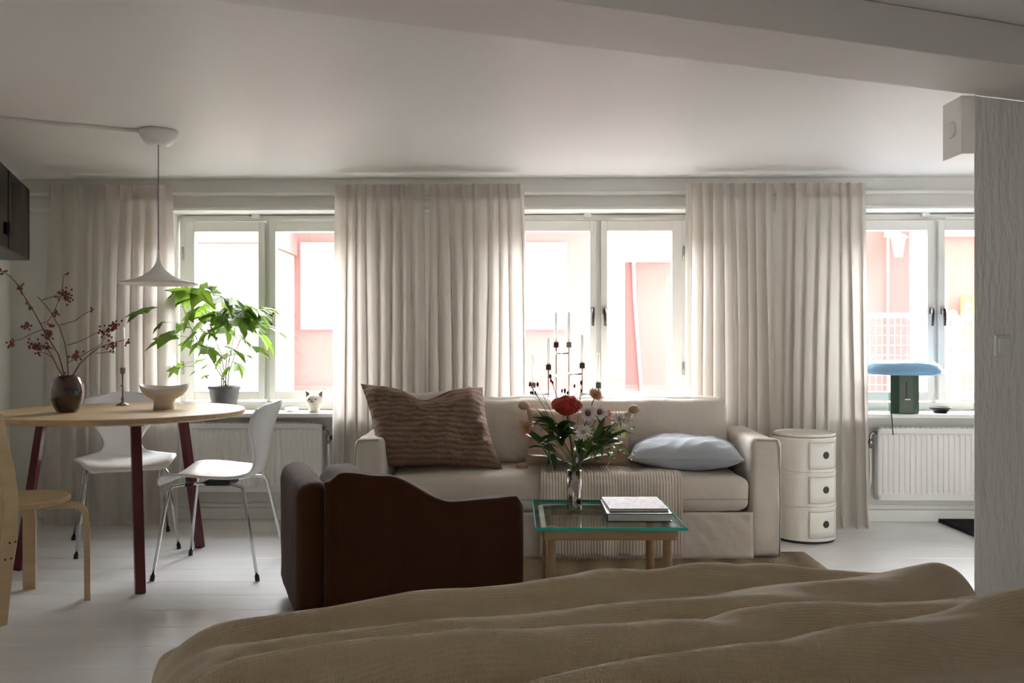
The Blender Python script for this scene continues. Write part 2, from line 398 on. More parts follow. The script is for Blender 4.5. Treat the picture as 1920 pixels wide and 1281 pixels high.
for i, (cx, lb) in enumerate(zip(WIN, ['cream double casement window behind the leafy potted plant', 'cream double casement window behind the sofa and candelabra', 'cream double casement window above the blue mushroom lamp'])):
    t = make_window(i + 1, cx, lb); WALLGROUP.append(t)
    mb = MB().box(cx - .72, cx + .72, 5.25, D + .125, .632, .657)
    o = build('trim_%d' % (4 + i), mb, 'trim', bevel=.006)
    finish(o, ['white window sill carrying the plant pot and cat head', 'white window sill behind the sofa back', 'white window sill carrying the blue and green lamp'][i], 'window sill', kind='structure'); WALLGROUP.append(o)

# ---- curtains
def make_curtain(x0, x1, n, label, seed, z0=.012, flare=0.0, yb=5.185):
    rnd = random.Random(seed); ph = rnd.uniform(0, 6)
    zt = 1.99; cx = (x0 + x1) / 2
    t = thing('curtain', label, 'curtain', (cx, yb, 0), group='linen curtains on the ceiling rail')
    warp = [rnd.uniform(-.35, .35) for _ in range(12)]
    def pos(s, z, off=0):
        k = (zt - z) / zt
        ws = s + .05 * noise.noise(Vector((s * 4 + seed, k * .8, 0))) * (1 if 0 < s < 1 else 0)
        a = 2 * PI * n * ws + ph + 1.1 * noise.noise(Vector((s * 3, k * 1.3, seed)))
        sharp = math.sin(a) + .25 * math.sin(2 * a + 1)
        amp = (.020 + .022 * min(1, k * 2.5)) * (0.75 + .5 * noise.noise(Vector((s * 6, 3.3, seed))))
        x = lerp(x0, x1, s) - cx
        x += (x0 - x1) / n * .16 * math.cos(a) * min(1, .4 + k) + flare * (s - .5) * k
        y = amp * sharp - off
        if z < .05: y -= .02 * (0.05 - z) / .05
        return Vector((x, y, z))
    nu, nv = n * 12, 26
    build('fabric', MB().grid(lambda s, v: pos(s, lerp(zt, z0, v ** 1.15)), nu, nv), 'curtain', t, smooth=True)
    build('heading_tape', MB().grid(lambda s, v: pos(s, lerp(zt + .002, zt - .082, v), .0035), nu, 3), 'curtain', t, smooth=True)
    WALLGROUP.append(t); return t
YC = 5.185
cx_ = lambda px: X(px, YC)
make_curtain(cx_(84), cx_(318), 9, 'curtain panel in the left corner behind the dining table', 11, flare=.05)
make_curtain(cx_(630), cx_(799), 8, 'curtain panel behind the brown striped pillow, beside the cat head', 23, flare=.02)
make_curtain(cx_(808), cx_(986), 8, 'curtain panel left of the candelabra window', 31, flare=.02)
make_curtain(cx_(1286), cx_(1448), 8, 'curtain panel behind the right end of the sofa', 47, flare=.02)
make_curtain(cx_(1457), cx_(1622), 8, 'curtain panel behind the cylindrical drawer unit, beside blue lamp', 59, flare=.05)
o = build('curtain_rail', MB().box(-3.3, 4.3, D - .10, D - .056, 1.952, 1.972), 'trim', bevel=.003); finish(o, 'long white curtain rail fixed to the soffit', 'curtain rail'); WALLGROUP.append(o)

# ---- radiators
def make_radiator(x0, x1, z0, z1, label, valve_right):
    t = thing('radiator', label, 'radiator', ((x0 + x1) / 2, 5.345, z0), group='panel radiators under the windows'); L = (x1 - x0) / 2; h = z1 - z0
    pr = []; n = int((x1 - x0) / .0335)
    for i in range(n + 1):
        xx = lerp(-L + .02, L - .02, i / n)
        pr += [(xx - .010, -.006), (xx - .006, 0), (xx + .006, 0), (xx + .010, -.006)]
    mb = MB(); zz = [.035, .05, h - .05, h - .035]; m = len(pr)
    for j, z in enumerate(zz):
        for x_, y_ in pr: mb.v.append((x_, (y_ if j in (1, 2) else -.006) - .022, z))
    for j in range(3):
        for i in range(m - 1): mb.f.append((j * m + i, j * m + i + 1, (j + 1) * m + i + 1, (j + 1) * m + i))
    build('ribbed_panel', mb, 'white', t)
    mb = MB().box(-L, L, -.024, .03, 0, .036).box(-L, L, -.024, .03, h - .036, h).box(-L, -L + .02, -.024, .03, 0, h).box(L - .02, L, -.024, .03, 0, h).box(-L, L, .02, .03, 0, h)
    build('casing', mb, 'white', t, bevel=.004)
    g = MB()
    for i in range(int((x1 - x0) / .03)): g.box(-L + .02 + i * .03, -L + .04 + i * .03, -.018, .024, h + .0005, h + .005)
    build('top_grille', g, 'white', t)
    s = 1 if valve_right else -1
    v = MB().tube([(s * L, 0, h - .03), (s * (L + .025), 0, h - .03), (s * (L + .035), 0, h - .045), (s * (L + .035), 0, h - .12)], .010, 8).tube([(s * (L + .035), 0, h - .07), (s * (L + .035), 0, h - .105)], .016, 8)
    build('valve', v, 'steel', t, smooth=True)
    k = MB().tube([(s * (L + .045), -.005, h - .085), (s * (L + .075), -.01, h - .085)], [.012, .021], 10)
    build('valve_knob', k, 'black', t, smooth=True)
    pp = MB().tube([(s * (L + .035), 0, h - .12), (s * (L + .035), 0, .10), (s * (L + .065), 0, .05), (s * (L + .075), .02, -z0 + .01)], .008, 8)
    build('pipe', pp, 'white', t, smooth=True)
    WALLGROUP.append(t)
RY = 5.32
make_radiator(X(330, RY), X(603, RY), Z(925, RY), Z(795, RY), 'white panel radiator behind the white chair, under plant window', True)
make_radiator(X(1642, RY), X(1960, RY), Z(937, RY), Z(802, RY), 'white panel radiator below the blue and green lamp', False)

# ================================================================== OUTSIDE
# upper storeys and side blocks of our own building, unseen, added to shade the yard
pa, pb, pc_, pd = P0 - dl * .3, P1 + dl * .25, P2 + Vector((.3, -.15)), Vector((4.4, D + .3))
mb = MB().prism([(pa.x - .2, D + .33), tuple(pb - Vector((.2, 0))), tuple(pc_), (4.6, D + .33)], HC + .125, 11.5)
mb.box(-9, pa.x - .21, D - 2.0, D + .33, -.08, 11.5).box(4.61, 9, D - 2.0, D + .33, -.08, 11.5)
o = build('wall_shading_storeys', mb, mat('ochre_brick_facade', (.30, .20, .13), .9)); finish(o, 'unseen ochre brick upper storeys added to shade the yard', 'building', kind='structure')
ob = build('street_paving', MB().box(-14, 14, -10, 24, -.3, -.085), 'sky_ground'); finish(ob, 'grey asphalt of the yard outside the windows', 'ground', kind='structure')
NF = 9.5
t = thing('red_house', 'red rendered house across the yard, bleached by daylight', 'house', (0, NF, -.05))
build('facade', MB().box(X(496, NF), X(1172, NF), 0, 3, 0, 2.5).box(X(1172, NF), 3.6, .5, 3, 0, 2.02).box(3.6, 6.4, .5, 3, 0, 2.6), 'pink', t)
build('plinth', MB().box(X(496, NF), X(1172, NF), -.03, -.001, 0, Z(722, NF) + .05), 'pink', t)
for xa, xb in ((X(566, NF), X(770, NF)), (X(850, NF), X(1062, NF))):
    za, zb_ = Z(618, NF) + .05, Z(456, NF) + .05
    f = build('window_frame', MB().box(xa, xb, -.06, -.001, za, za + .06).box(xa, xb, -.06, -.001, zb_ - .06, zb_).box(xa, xa + .06, -.06, -.001, za + .06, zb_ - .06).box(xb - .06, xb, -.06, -.001, za + .06, zb_ - .06).box((xa + xb) / 2 - .03, (xa + xb) / 2 + .03, -.06, -.001, za + .06, zb_ - .06), 'extwhite', t)
    build('pane', MB().box(xa + .06, xb - .06, -.02, -.001, za + .06, zb_ - .06), 'extglass', f)
build('roof', MB().box(X(496, NF) - .02, X(1172, NF), -.5, 3.2, 2.5, 2.62), 'extgrey', t)  # eaves reach out above the view, added to shade the facade
build('wing_roof', MB().box(3.6, 6.5, .1, 3.2, 2.6, 2.72), 'extgrey', t)  # slab above the view, its overhang added to shade the wing wall
ea = X(1172, 10) + .02
build('lean_to_roof', MB().box(0, 2.3, 0, 1.3, 0, .05, Matrix.Translation((ea, .36, Z(482, 9.86) + .05)) @ Matrix.Rotation(R(28), 4, 'X')), 'extwhite', t)
build('downpipe', MB().tube([(X(1185, 9.95),   .46, 2.5), (X(1190, 9.95), .46, 1.6), (X(1208, 9.95), .46, .1)], .022, 8), 'extgrey', t, smooth=True)
t = thing('dark_red_shed', 'dark red timber shed seen through the right window', 'shed', (0, 8.6, -.05))
build('boarded_wall', MB().box(X(1757, 8.6), 6.2, 0, .6, 0, 2.35), 'mauve', t)
build('corner_board', MB().box(X(1757, 8.6), X(1774, 8.6), -.03, -.001, 0, Z(492, 8.6)), 'extwhite', t)
build('fascia', MB().box(X(1750, 8.6), 6.2, -.06, -.001, Z(444, 8.6) + .05, 2.35), 'extwhite', t)
t = thing('white_outbuilding', 'bleached white outbuilding with brick upper band behind plant', 'outbuilding', (0, 8.2, -.05))
build('white_wall', MB().box(-5.6, X(492, 8.2), 0, 1.2, 0, Z(490, 8.2) + .05), 'extwhite', t)
build('brick_band', MB().box(-5.6, X(492, 8.2), .04, 1.2, Z(490, 8.2) + .051, Z(456, 8.2) + .05), 'brick', t)
build('red_roof_edge', MB().box(-5.6, X(492, 8.2) + .03, -.05, 1.2, Z(456, 8.2) + .051, 2.3), 'pink', t)
# lantern on the facade
LY = 9.95
lp = at(1678, 462, LY)
t = thing('wall_lantern', 'pale wall lantern with tapered glass seen through right window', 'lantern', (lp.x, 10.0, lp.z))
build('bracket', MB().box(-.10, .02, -.04, 0, .10, .19).tube([(-.04, -.02, .15), (-.02, -.12, .17), (0, -.14, .12)], .015, 6), 'extgrey', t)
build('lantern_glass', MB().lathe([(.045, -.13), (.085, .08)], 6, (0, -.14, 0)), 'extglass', t)
build('lantern_cap', MB().lathe([(.11, .08), (.10, .10), (.03, .14), (.01, .16)], 6, (0, -.14, 0)), 'extgrey', t)
build('cable', MB().tube([(-.06, -.01, .10), (-.06, -.01, -1.75)], .012, 6), 'extwhite', t)
# fences
def make_fence(x0, x1, Y, ztop, label, posts):
    t = thing('mesh_fence', label, 'fence', (x0, Y, -.05), group='fence panels in the yard'); L = x1 - x0; zt = ztop + .05
    build('top_rail', MB().tube([(0, 0, zt), (L, 0, zt)], .022, 8), 'extgrey', t, smooth=True)
    build('bottom_rail', MB().tube([(0, 0, .15), (L, 0, .15)], .015, 8), 'extgrey', t, smooth=True)
    for q in posts: build('post', MB().tube([(q, 0, 0), (q, 0, zt)], .02, 8), 'extgrey', t, smooth=True)
    g = MB()
    for i in range(int(L / .055) + 1): g.box(i * .055 - .002, i * .055 + .002, -.003, .003, .15, zt)
    for k in range(14): g.box(0, L, -.002, .002, .15 + k * (zt - .15) / 14 - .002, .15 + k * (zt - .15) / 14 + .002)
    o = build('wire_mesh', g, 'extwhite', t); o['kind'] = 'stuff'
FY = 7.8
make_fence(X(1500, FY), X(1718, FY), FY, Z(592, FY), 'mesh fence seen through the left pane above the lamp', [0, .55, X(1713, FY) - X(1500, FY)])
make_fence(X(1765, FY), X(1990, FY), FY + .1, Z(596, FY), 'mesh fence seen beside the rough plaster pillar', [0, .16, X(1806, FY) - X(1765, FY)])
fb = at(1815, 665, 7.7)
t = thing('flower_basket', 'grey hanging basket with pale flowers on outdoor railing', 'basket', (fb.x, 7.79, fb.z - .1))
build('hanger', MB().tube([(0, 0, .10), (0, .11, .16), (0, .11, .05)], .008, 6), 'extgrey', t)
build('basket', MB().lathe([(.10, -.05), (.15, .12)], 12, sx=1.3), 'extgrey', t)
for k in range(9): build('flower', MB().sphere((random.uniform(-.14, .14), random.uniform(-.08, .08), .18 + random.uniform(0, .28)), .045, 6, 4), 'extwhite' if k % 3 else 'pink', t)
sg = at(1812, 577, 8.55)
t = thing('warning_sign', 'small yellow warning sign on dark red shed wall', 'sign', (sg.x, 8.56, sg.z))
build('plate', MB().box(-.05, .09, -.01, 0, -.10, .10), 'yellow', t)
build('triangle', MB().prism([(-.03, 0), (.07, 0), (.02, .08)], 0, .002, Matrix.Translation((0, -.0105, 0)) @ Matrix.Rotation(R(90), 4, 'X')), 'brick', t)
build('text_lines', MB().box(-.03, .07, -.0125, -.0105, -.04, -.03).box(-.03, .06, -.0125, -.0105, -.065, -.055), 'brick', t)

# ================================================================== DINING GROUP
TC = Vector((-1.85, 4.25, 0)); TZ = .755
t = thing('round_dining_table', 'round oak dining table on three splayed burgundy legs', 'table', TC)
prof = [(.0005, TZ - .028), (.545, TZ - .028), (.557, TZ - .022), (.56, TZ - .004), (.556, TZ), (.0005, TZ)]
build('tabletop', MB().lathe(prof, 96, cap=False), 'oak', t, bevel=0)
feet = [ground(263, 1113), ground(375, 1027), ground(35, 1069)]
for f in feet:
    d = (f - TC); d.z = 0; d.normalize(); side = Vector((-d.y, d.x, 0))
    build('leg', MB().slab([f - TC, d * .37 + Vector((0, 0, TZ - .029))], .042, .036, side), 'redleg', t, bevel=.004)
    build('leg_bracket', MB().slab([d * .22 + Vector((0, 0, TZ - .029)), d * .40 + Vector((0, 0, TZ - .029))], .06, .035, side), 'oak', t, bevel=.003)
# white moulded chairs
def make_shell_chair(label, loc, rotz):
    t = thing('shell_chair', label, 'chair', loc, rotz, group='white moulded chairs at the dining table')
    prof = [(.235, .418), (.225, .437), (.17, .450), (.08, .447), (-.02, .438), (-.10, .437), (-.155, .447), (-.188, .475), (-.203, .52), (-.212, .57), (-.225, .64), (-.245, .71), (-.268, .775), (-.276, .80)]
    hws = [.17, .205, .235, .245, .24, .215, .165, .115, .095, .11, .16, .195, .185, .12]
    n = len(prof) - 1
    def fn(u, v):
        f = v * n; i = min(int(f), n - 1); k = f - i
        def cr(a):
            p = [a[max(i - 1, 0)], a[i], a[i + 1], a[min(i + 2, n)]]
            return .5 * (2 * p[1] + (p[2] - p[0]) * k + (2 * p[0] - 5 * p[1] + 4 * p[2] - p[3]) * k * k + (3 * p[1] - p[0] - 3 * p[2] + p[3]) * k ** 3)
        x, z, hw = cr([q[0] for q in prof]), cr([q[1] for q in prof]), cr(hws)
        s = 2 * u - 1; back = interp([.45, .65], [0, 1], v)
        x += back * .055 * s * s * (hw / .2); z += (1 - back) * .028 * s * s * (hw / .24) * (1 if v > .12 else v / .12)
        if v > .85: z -= .02 * s * s * (v - .85) / .15
        return Vector((x, hw * s, z))
    build('shell', MB().grid(fn, 18, 52), 'whitechair', t, smooth=True, solid=.011)
    for sx in (-1, 1):
        for sy in (-1, 1):
            fx = .235 if sx > 0 else -.235; tx = .17 if sx > 0 else -.15; zt = .425 if sx > 0 else .42
            pts = [(sx * .03, sy * .05, .412), (tx * .7, sy * .14, zt - .004), (tx, sy * .178, zt - .008), (tx + sx * .012, sy * .192, zt - .03), (fx, sy * .24, .02)]
            lg = build('leg', MB().tube(pts, .0075, 8), 'chrome', t, smooth=True)
            e = Vector(pts[-1]); d = (e - Vector(pts[-2])).normalized()
            build('rubber_foot', MB().tube([e - d * .006, e + d * .012, Vector((e.x + d.x * .018, e.y + d.y * .018, .0005))], [.0100, .0110, .0110], 10), 'black', lg, smooth=False)
    build('hub', MB().box(-.06, .06, -.07, .07, .400, .424).box(.09, .125, -.15, -.12, .408, .428).box(.09, .125, .12, .15, .408, .428), 'black', t, bevel=.004)
    return t
c1 = sum((ground(*p) for p in ((290, 1088), (357, 1042), (481, 1090), (531, 1042))), Vector()) / 4
make_shell_chair('white moulded chair with chrome legs, side-on at the right of table', c1, PI)
c2 = Vector((-2.06, 4.77, 0))
make_shell_chair('white moulded chair behind the round table, facing the camera', c2, math.atan2(-.888, .46))
# birch bentwood chair
cc = Vector((-2.02, 3.67, 0)); fdir = Vector((.436, .90, 0)); ang = math.atan2(fdir.y, fdir.x)
t = thing('bentwood_chair', 'birch bentwood chair with round seat at the left edge', 'chair', cc, ang)
build('seat', MB().lathe([(.0005, .418), (.185, .418), (.192, .424), (.192, .436), (.187, .442), (.0005, .442)], 48, cap=False), 'birch', t)
for sy in (-1, 1):
    pts = [(.05, sy * .10, .405), (.12, sy * .150, .405), (.155, sy * .170, .395), (.172, sy * .178, .365), (.178, sy * .18, .30), (.18, sy * .182, 0)]
    build('leg', MB().slab(pts, .052, .024, (-.6, sy * .8, 0) if False else Vector((0.65, -sy * .76, 0))), 'birch', t, bevel=.003)
    pts = [(-.215, sy * .185, 0), (-.19, sy * .18, .20), (-.165, sy * .175, .36), (-.160, sy * .172, .46), (-.175, sy * .172, .58), (-.205, sy * .172, .70), (-.225, sy * .172, .80)]
    build('back_leg', MB().slab(pts, .024, .062, (0, 1, 0)), 'birch', t, bevel=.004)
    for z in (.25, .31): 
        for dx in (-.012, .012): build('screw', MB().tube([(-.185 + dx + (z - .25) * .3, sy * .1985, z), (-.185 + dx + (z - .25) * .3, sy * .2005, z)], .004, 6), 'darkmetal', t)
def band(u, v):
    y = lerp(-.175, .175, u); return Vector((-.222 - .05 * (1 - (y / .175) ** 2) + (.80 - lerp(.62, .80, v)) * .12, y, lerp(.62, .80, v)))
build('backrest', MB().grid(band, 16, 4), 'birch', t, smooth=True, solid=.012)
# things on the table
p = ground(126, 773, TZ)
t = thing('tortoise_vase', 'dark brown marbled egg-shaped vase on the round table', 'vase', p)
build('body', MB().lathe([(.0005, 0), (.042, .001), (.056, .02), (.070, .06), (.074, .09), (.070, .125), (.056, .155), (.040, .170), (.034, .169), (.045, .15), (.05, .1), (.0005, .03)], 40, cap=False), 'vase', t, smooth=True)
VP = p.copy()
def branch(name, label, pts_px, twigs, clusters, Y, dys):
    o_ = VP + Vector((0, 0, .05)); t = thing(name, label, 'branch', o_, group='berry branches in the brown vase')
    def w(px, py, dy=0): return at(px, py, Y + dy) - o_
    base = w(*pts_px[0])
    pts = [Vector((base.x * .3, base.y * .3, .0))] + [w(a, b, dys * i / len(pts_px)) for i, (a, b) in enumerate(pts_px)]
    n = len(pts); build('stem', MB().tube(pts, [.0034 - .0020 * i / n for i in range(n)], 6), 'twig', t, smooth=True)
    for tw in twigs:
        q = [w(a, b, dys * .6) for a, b in tw]; build('twig', MB().tube(q, [.0019 - .0009 * i / len(q) for i in range(len(q))], 5), 'twig', t, smooth=True)
    for (cx, cy_, n_, rx, ry) in clusters:
        m = MB(); c = w(cx, cy_, dys * .6); sm = MB()
        for k in range(n_):
            q = w(cx + random.gauss(0, rx * .5), cy_ + random.gauss(0, ry * .5), dys * .6 + random.uniform(-.02, .02)); m.sphere(q, .0052, 6, 5)
            sm.tube([lerp(c, q, .1), q], .0007, 3)
        o = build('berry_cluster', m, 'berry', t, smooth=True); o['kind'] = 'stuff'
        o = build('berry_stalks', sm, 'twig', t); o['kind'] = 'stuff'
VY = VP.y
branch('berry_branch', 'tall left branch of red berries reaching to the photo edge', [(121, 705), (110, 665), (85, 625), (72, 600), (58, 575), (45, 555), (30, 530), (18, 517), (2, 508)],
       [[(80, 618), (55, 628), (40, 636), (25, 640)], [(46, 556), (52, 570), (58, 580)], [(100, 655), (85, 650), (70, 655)]],
       [(38, 545, 14, 9, 12), (56, 577, 6, 7, 6), (22, 645, 16, 10, 8), (47, 612, 16, 12, 9), (4, 512, 6, 6, 6), (95, 612, 10, 8, 5)], VY, -.08)
branch('berry_branch', 'upright central branch of red berries with forked top', [(128, 702), (126, 670), (122, 645), (112, 615), (98, 590), (85, 572), (70, 556)],
       [[(98, 592), (108, 570), (116, 550), (118, 530), (120, 515)], [(79, 563), (100, 556), (112, 552)], [(110, 610), (140, 602), (160, 588), (170, 583)], [(98, 592), (90, 602), (75, 608)], [(120, 515), (130, 513)]],
       [(123, 555, 40, 13, 14), (105, 587, 12, 6, 8), (172, 583, 4, 3, 4), (125, 514, 3, 5, 2), (90, 628, 34, 12, 12)], VY, .03)
branch('berry_branch', 'right-leaning branch of red berries crossing the candle', [(137, 703), (150, 682), (168, 665), (185, 652), (205, 645), (235, 637)],
       [[(128, 680), (145, 672), (165, 660), (190, 645), (197, 632)], [(126, 648), (150, 640), (170, 630), (190, 620)], [(180, 663), (205, 660), (215, 663)]],
       [(196, 622, 24, 12, 12), (213, 612, 26, 11, 11), (212, 648, 26, 14, 9), (239, 642, 7, 5, 6), (143, 668, 26, 12, 9)], VY, .05)
branch('berry_branch', 'short low branch of red berries drooping over vase rim', [(118, 704), (108, 690), (100, 672), (90, 655), (78, 648)],
       [[(100, 672), (85, 662), (72, 660)], [(118, 702), (114, 708)]], [(68, 648, 34, 15, 10), (86, 650, 10, 7, 5), (115, 707, 14, 7, 6), (70, 663, 6, 9, 4)], VY, -.05)
p = ground(230, 760, TZ)
t = thing('candlestick', 'slender pewter candlestick with ring on the round table', 'candlestick', p)
build('stick', MB().lathe([(.0005, 0), (.033, 0), (.031, .004), (.012, .012), (.006, .022), (.009, .030), (.006, .038), (.004, .05), (.0035, .095), (.013, .098), (.013, .100), (.0035, .104), (.004, .14), (.0055, .158), (.012, .163), (.013, .19), (.014, .191), (.0115, .190), (.0105, .172), (.0005, .172)], 20, cap=False), 'pewter', t, smooth=True)
o = build('taper_candle', MB().tube([p + Vector((0, 0, .1725)), p + Vector((0, 0, .39)), p + Vector((0, 0, .398))], [.0105, .0103, .004], 14), 'wax', smooth=True); finish(o, 'white candle in the pewter candlestick on dining table', 'candle')
p = ground(308, 767, TZ)
t = thing('cream_bowl', 'cream ceramic bowl with wavy rim and square foot', 'bowl', p, R(10))
def bw(v):
    a = math.atan2(v.y, v.x); k = max(0, (v.z - .045) / .07); sq = 1 + (.10 * math.cos(4 * a)) * (1 - min(1, v.z / .05)) * -1
    return Vector((v.x * sq * (1 + .12 * k), v.y * sq * (1 - .25 * k), v.z + k * (.009 * math.cos(2 * a) - .004 + .005 * math.sin(a))))
build('body', MB().lathe([(.0005, 0), (.050, 0), (.048, .03), (.052, .046), (.080, .062), (.098, .085), (.103, .115), (.099, .115), (.092, .088), (.07, .066), (.03, .055), (.0005, .052)], 48, cap=False, fn=bw), 'ceramic', t, smooth=True)
# pendant lamp + conduit
pc = Vector((X(297, 4.155), 4.155, 0))
t = thing('pendant_lamp', 'white trumpet-shaped pendant lamp hanging over the round table', 'lamp', (pc.x, pc.y, HC))
build('ceiling_rose', MB().lathe([(.0005, -.001), (.088, -.001), (.084, -.022), (.066, -.052), (.05, -.066), (.028, -.070), (.0005, -.064)], 40, cap=False), 'white', t, smooth=True)
zr = Z(533, 4.155) - HC
build('cord', MB().tube([(0, 0, -.06), (0, 0, zr + .15)], .0028, 6), mat('grey_flex', (.25, .25, .25), .6), t, smooth=True)
build('shade', MB().lathe([(.006, .158), (.007, .125), (.010, .105), (.018, .085), (.035, .062), (.065, .040), (.105, .023), (.150, .011), (.176, .006), (.177, .0), (.172, -.001), (.14, .008), (.06, .032), (.02, .06), (.0005, .07)], 64, (0, 0, zr), cap=False), 'white', t, smooth=True)
a0 = Vector((X(-20, 3.88), 3.88, HC - .0085)); a1 = Vector((pc.x - .075, pc.y - .02, HC - .0085)); 
o = build('cable_conduit', MB().slab([a0, a1], .016, .016, (a1 - a0).cross(Vector((0, 0, 1)))), 'white', bevel=.003); finish(o, 'thin white cable conduit along the ceiling to pendant lamp', 'conduit')
# wall cabinet (on slanted left wall)
ce_far = at(57, 489, 4.9); cz0, cz1 = Z(489, 4.9), Z(356, 4.9)
rz = math.atan2(U.y, U.x)
t = thing('glass_wall_cabinet', 'black smoked glass wall cabinet at the upper left edge', 'cabinet', (ce_far.x, ce_far.y, cz0), rz)   # local x = out of wall, -y = towards camera
build('body', MB().box(-.215, -.012, -1.21, 0, 0, .012).box(-.215, -.012, -1.21, 0, cz1 - cz0 - .012, cz1 - cz0).box(-.215, -.203, -1.21, 0, .012, cz1 - cz0 - .012).box(-.203, -.012, -.012, 0, .012, cz1 - cz0 - .012).box(-.203, -.012, -1.21, -1.198, .012, cz1 - cz0 - .012), mat('cabinet_grey', (.10, .095, .09), .4), t)
sm = glass_mat('smoked_door_glass', (.30, .28, .26), .25)
for k in (0, 1):
    y1 = -.003 - k * .605; y0 = y1 - .598
    d = build('door', MB().box(-.010, -.006, y0, y1, .004, cz1 - cz0 - .004), sm, t)
    build('door_frame', MB().box(-.0115, -.004, y0, y0 + .004, .002, cz1 - cz0 - .002).box(-.0115, -.004, y1 - .004, y1, .002, cz1 - cz0 - .002).box(-.0115, -.004, y0, y1, .002, .006).box(-.0115, -.004, y0, y1, cz1 - cz0 - .006, cz1 - cz0 - .002), 'black', d)
    build('door_knob', MB().box(-.004, .008, (y0 if k == 0 else y1 - .045), (y0 + .045 if k == 0 else y1), .075, .13), 'black', d)

# ================================================================== SOFA GROUP
SX0, SX1, SY0, SY1 = X(663, 4.42), X(1466, 4.42), 4.42, 5.10
t = thing('sofa', 'large oat linen slipcover sofa under the middle window', 'sofa', ((SX0 + SX1) / 2, 4.76, 0)); L = (SX1 - SX0) / 2; yo = -4.76
aw = .15
def skirt(u, v):
    x = lerp(-L + aw - .01, L - aw + .01, u); z = lerp(.008, .235, v)
    return Vector((x, SY0 + yo + .012 - .012 * (1 - v) + .009 * noise.noise(Vector((x * 5, z * 3, 1))) + .006 * noise.noise(Vector((x * 14 + z * 12, z * 4, 5))), z))
build('skirt', MB().grid(skirt, 110, 12), 'sofa', t, smooth=True, solid=.008)
build('base', MB().box(-L + .05, L - .05, SY0 + yo + .04, SY1 + yo, .03, .225), 'sofa', t)
for sg in (-1, 1):
    cx = sg * (L - aw / 2)
    mb = MB().cushion((cx, (SY0 + SY1) / 2 + yo, .304), (aw, SY1 - SY0, .592), .035, 18, 0, .010, 3 + sg)
    arm = build('arm', mb, 'sofa', t, smooth=True)
    xs_ = cx + sg * (aw / 2 - .012)
    build('piping', MB().tube([(xs_, SY0 + yo - .001, .02), (xs_ + sg * .004, SY0 + yo - .003, .3), (xs_, SY0 + yo - .001, .555), (xs_ - sg * .01, SY0 + yo + .006, .590), (cx - sg * (aw / 2 - .03), SY0 + yo + .006, .594)], .004, 6), 'piping', arm, smooth=True)
build('back_frame', MB().cushion((0, SY1 + yo - .06, .36), (2 * L - 2 * aw, .12, .66), .04, 8), 'sofa', t, smooth=True)
sw = 2 * L - 2 * aw
sc1 = build('seat_cushion', MB().cushion((0, (SY0 + 4.98) / 2 + yo - .005, .322), (sw - .01, 4.98 - SY0, .17), .05, 26, .018, .006, 9), 'sofa', t, smooth=True)
build('piping', MB().tube([(-sw / 2 + .02, SY0 + yo - .006, .303), (0, SY0 + yo - .012, .300), (sw / 2 - .02, SY0 + yo - .006, .303)], .004, 6), 'piping', sc1, smooth=True)
bx = X(1042, 4.9) - (SX0 + SX1) / 2
for xa, xb, sd in ((-sw / 2 + .01, bx, 4), (bx, sw / 2 - .005, 8)):
    m = Matrix.Translation(((xa + xb) / 2, 4.93 + yo, .585)) @ Matrix.Rotation(R(-10), 4, 'X') @ Matrix.Rotation(R(90), 4, 'X')
    b_ = build('back_cushion', MB().cushion((0, 0, 0), (xb - xa - .008, .385, .17), .06, 20, .045, .012, sd, m), 'sofa', t, smooth=True)
    e = MB().tube([m @ Vector((lerp(-.46, .46, i / 12) * (xb - xa), .192 + .004 * math.sin(i * 1.3), -.045)) for i in range(13)], .0042, 6); build('piping', e, 'piping', b_, smooth=True)
SEAT = .425
# pillows
def make_pillow(name, label, c, size, thick, rot, material, seed, dent=0.0, tassel=0, wr=.012, fl=.0, shear=0):
    t = thing(name, label, 'pillow', c); hx, hy = size[0] / 2, size[1] / 2; mb = MB()
    for sg in (1, -1):
        def fn(u, v, sg=sg):
            a, b = 2 * u - 1, 2 * v - 1
            prof = (max(0, (1 - abs(a) ** 2.6)) * max(0, (1 - abs(b) ** 2.6))) ** .55
            pin = 1 - .07 * (1 - b * b) * abs(a) ** 3; pin2 = 1 - .07 * (1 - a * a) * abs(b) ** 3
            x, y = a * hx * pin, b * hy * pin2; z = sg * thick / 2 * prof
            if dent: 
                y -= dent * max(0, b) ** 2 * math.exp(-(a - .05) ** 2 * 9) * hy; z += -sg * thick * .18 * math.exp(-((a - .05) ** 2 * 8 + (b - .75) ** 2 * 4))
            x -= shear * b * hx * 2
            nvv = Vector((x * 7 + seed, y * 7, sg * 2)); z += (wr * noise.noise(nvv) + wr * .6 * noise.noise(nvv * 2.7) + wr * .9 * (1 - abs(noise.noise(Vector((x * 9 - y * 7, y * 5 + x * 2, seed))))) ** 4) * min(1, prof * 2)
            return rot @ Vector((x, y, z))
        g = MB().grid(fn, 36, 36)
        if sg < 0: g.f = [tuple(reversed(f)) for f in g.f]
        mb.add(g.v, g.f, [g.uv[i] for i in range(len(g.v))])
    body = build('cover', mb, material, t, smooth=True)
    if fl:
        f = MB()
        pts = [(-1, -1), (1, -1), (1, 1), (-1, 1)]
        f.add([rot @ Vector((a * hx * k, b * hy * k - (dent * hy * .0), 0)) for k in (.96, 1 + fl) for a, b in pts], [(i, (i + 1) % 4, 4 + (i + 1) % 4, 4 + i) for i in range(4)])
    if tassel:
        for a in (-1, 1):
            for b in (-1, 1): build('knot', MB().sphere(rot @ Vector((a * (hx + .012), b * (hy + .012), 0)), .024, 10, 8, (1.3, .9, 1)), material, t, smooth=True)
    return t
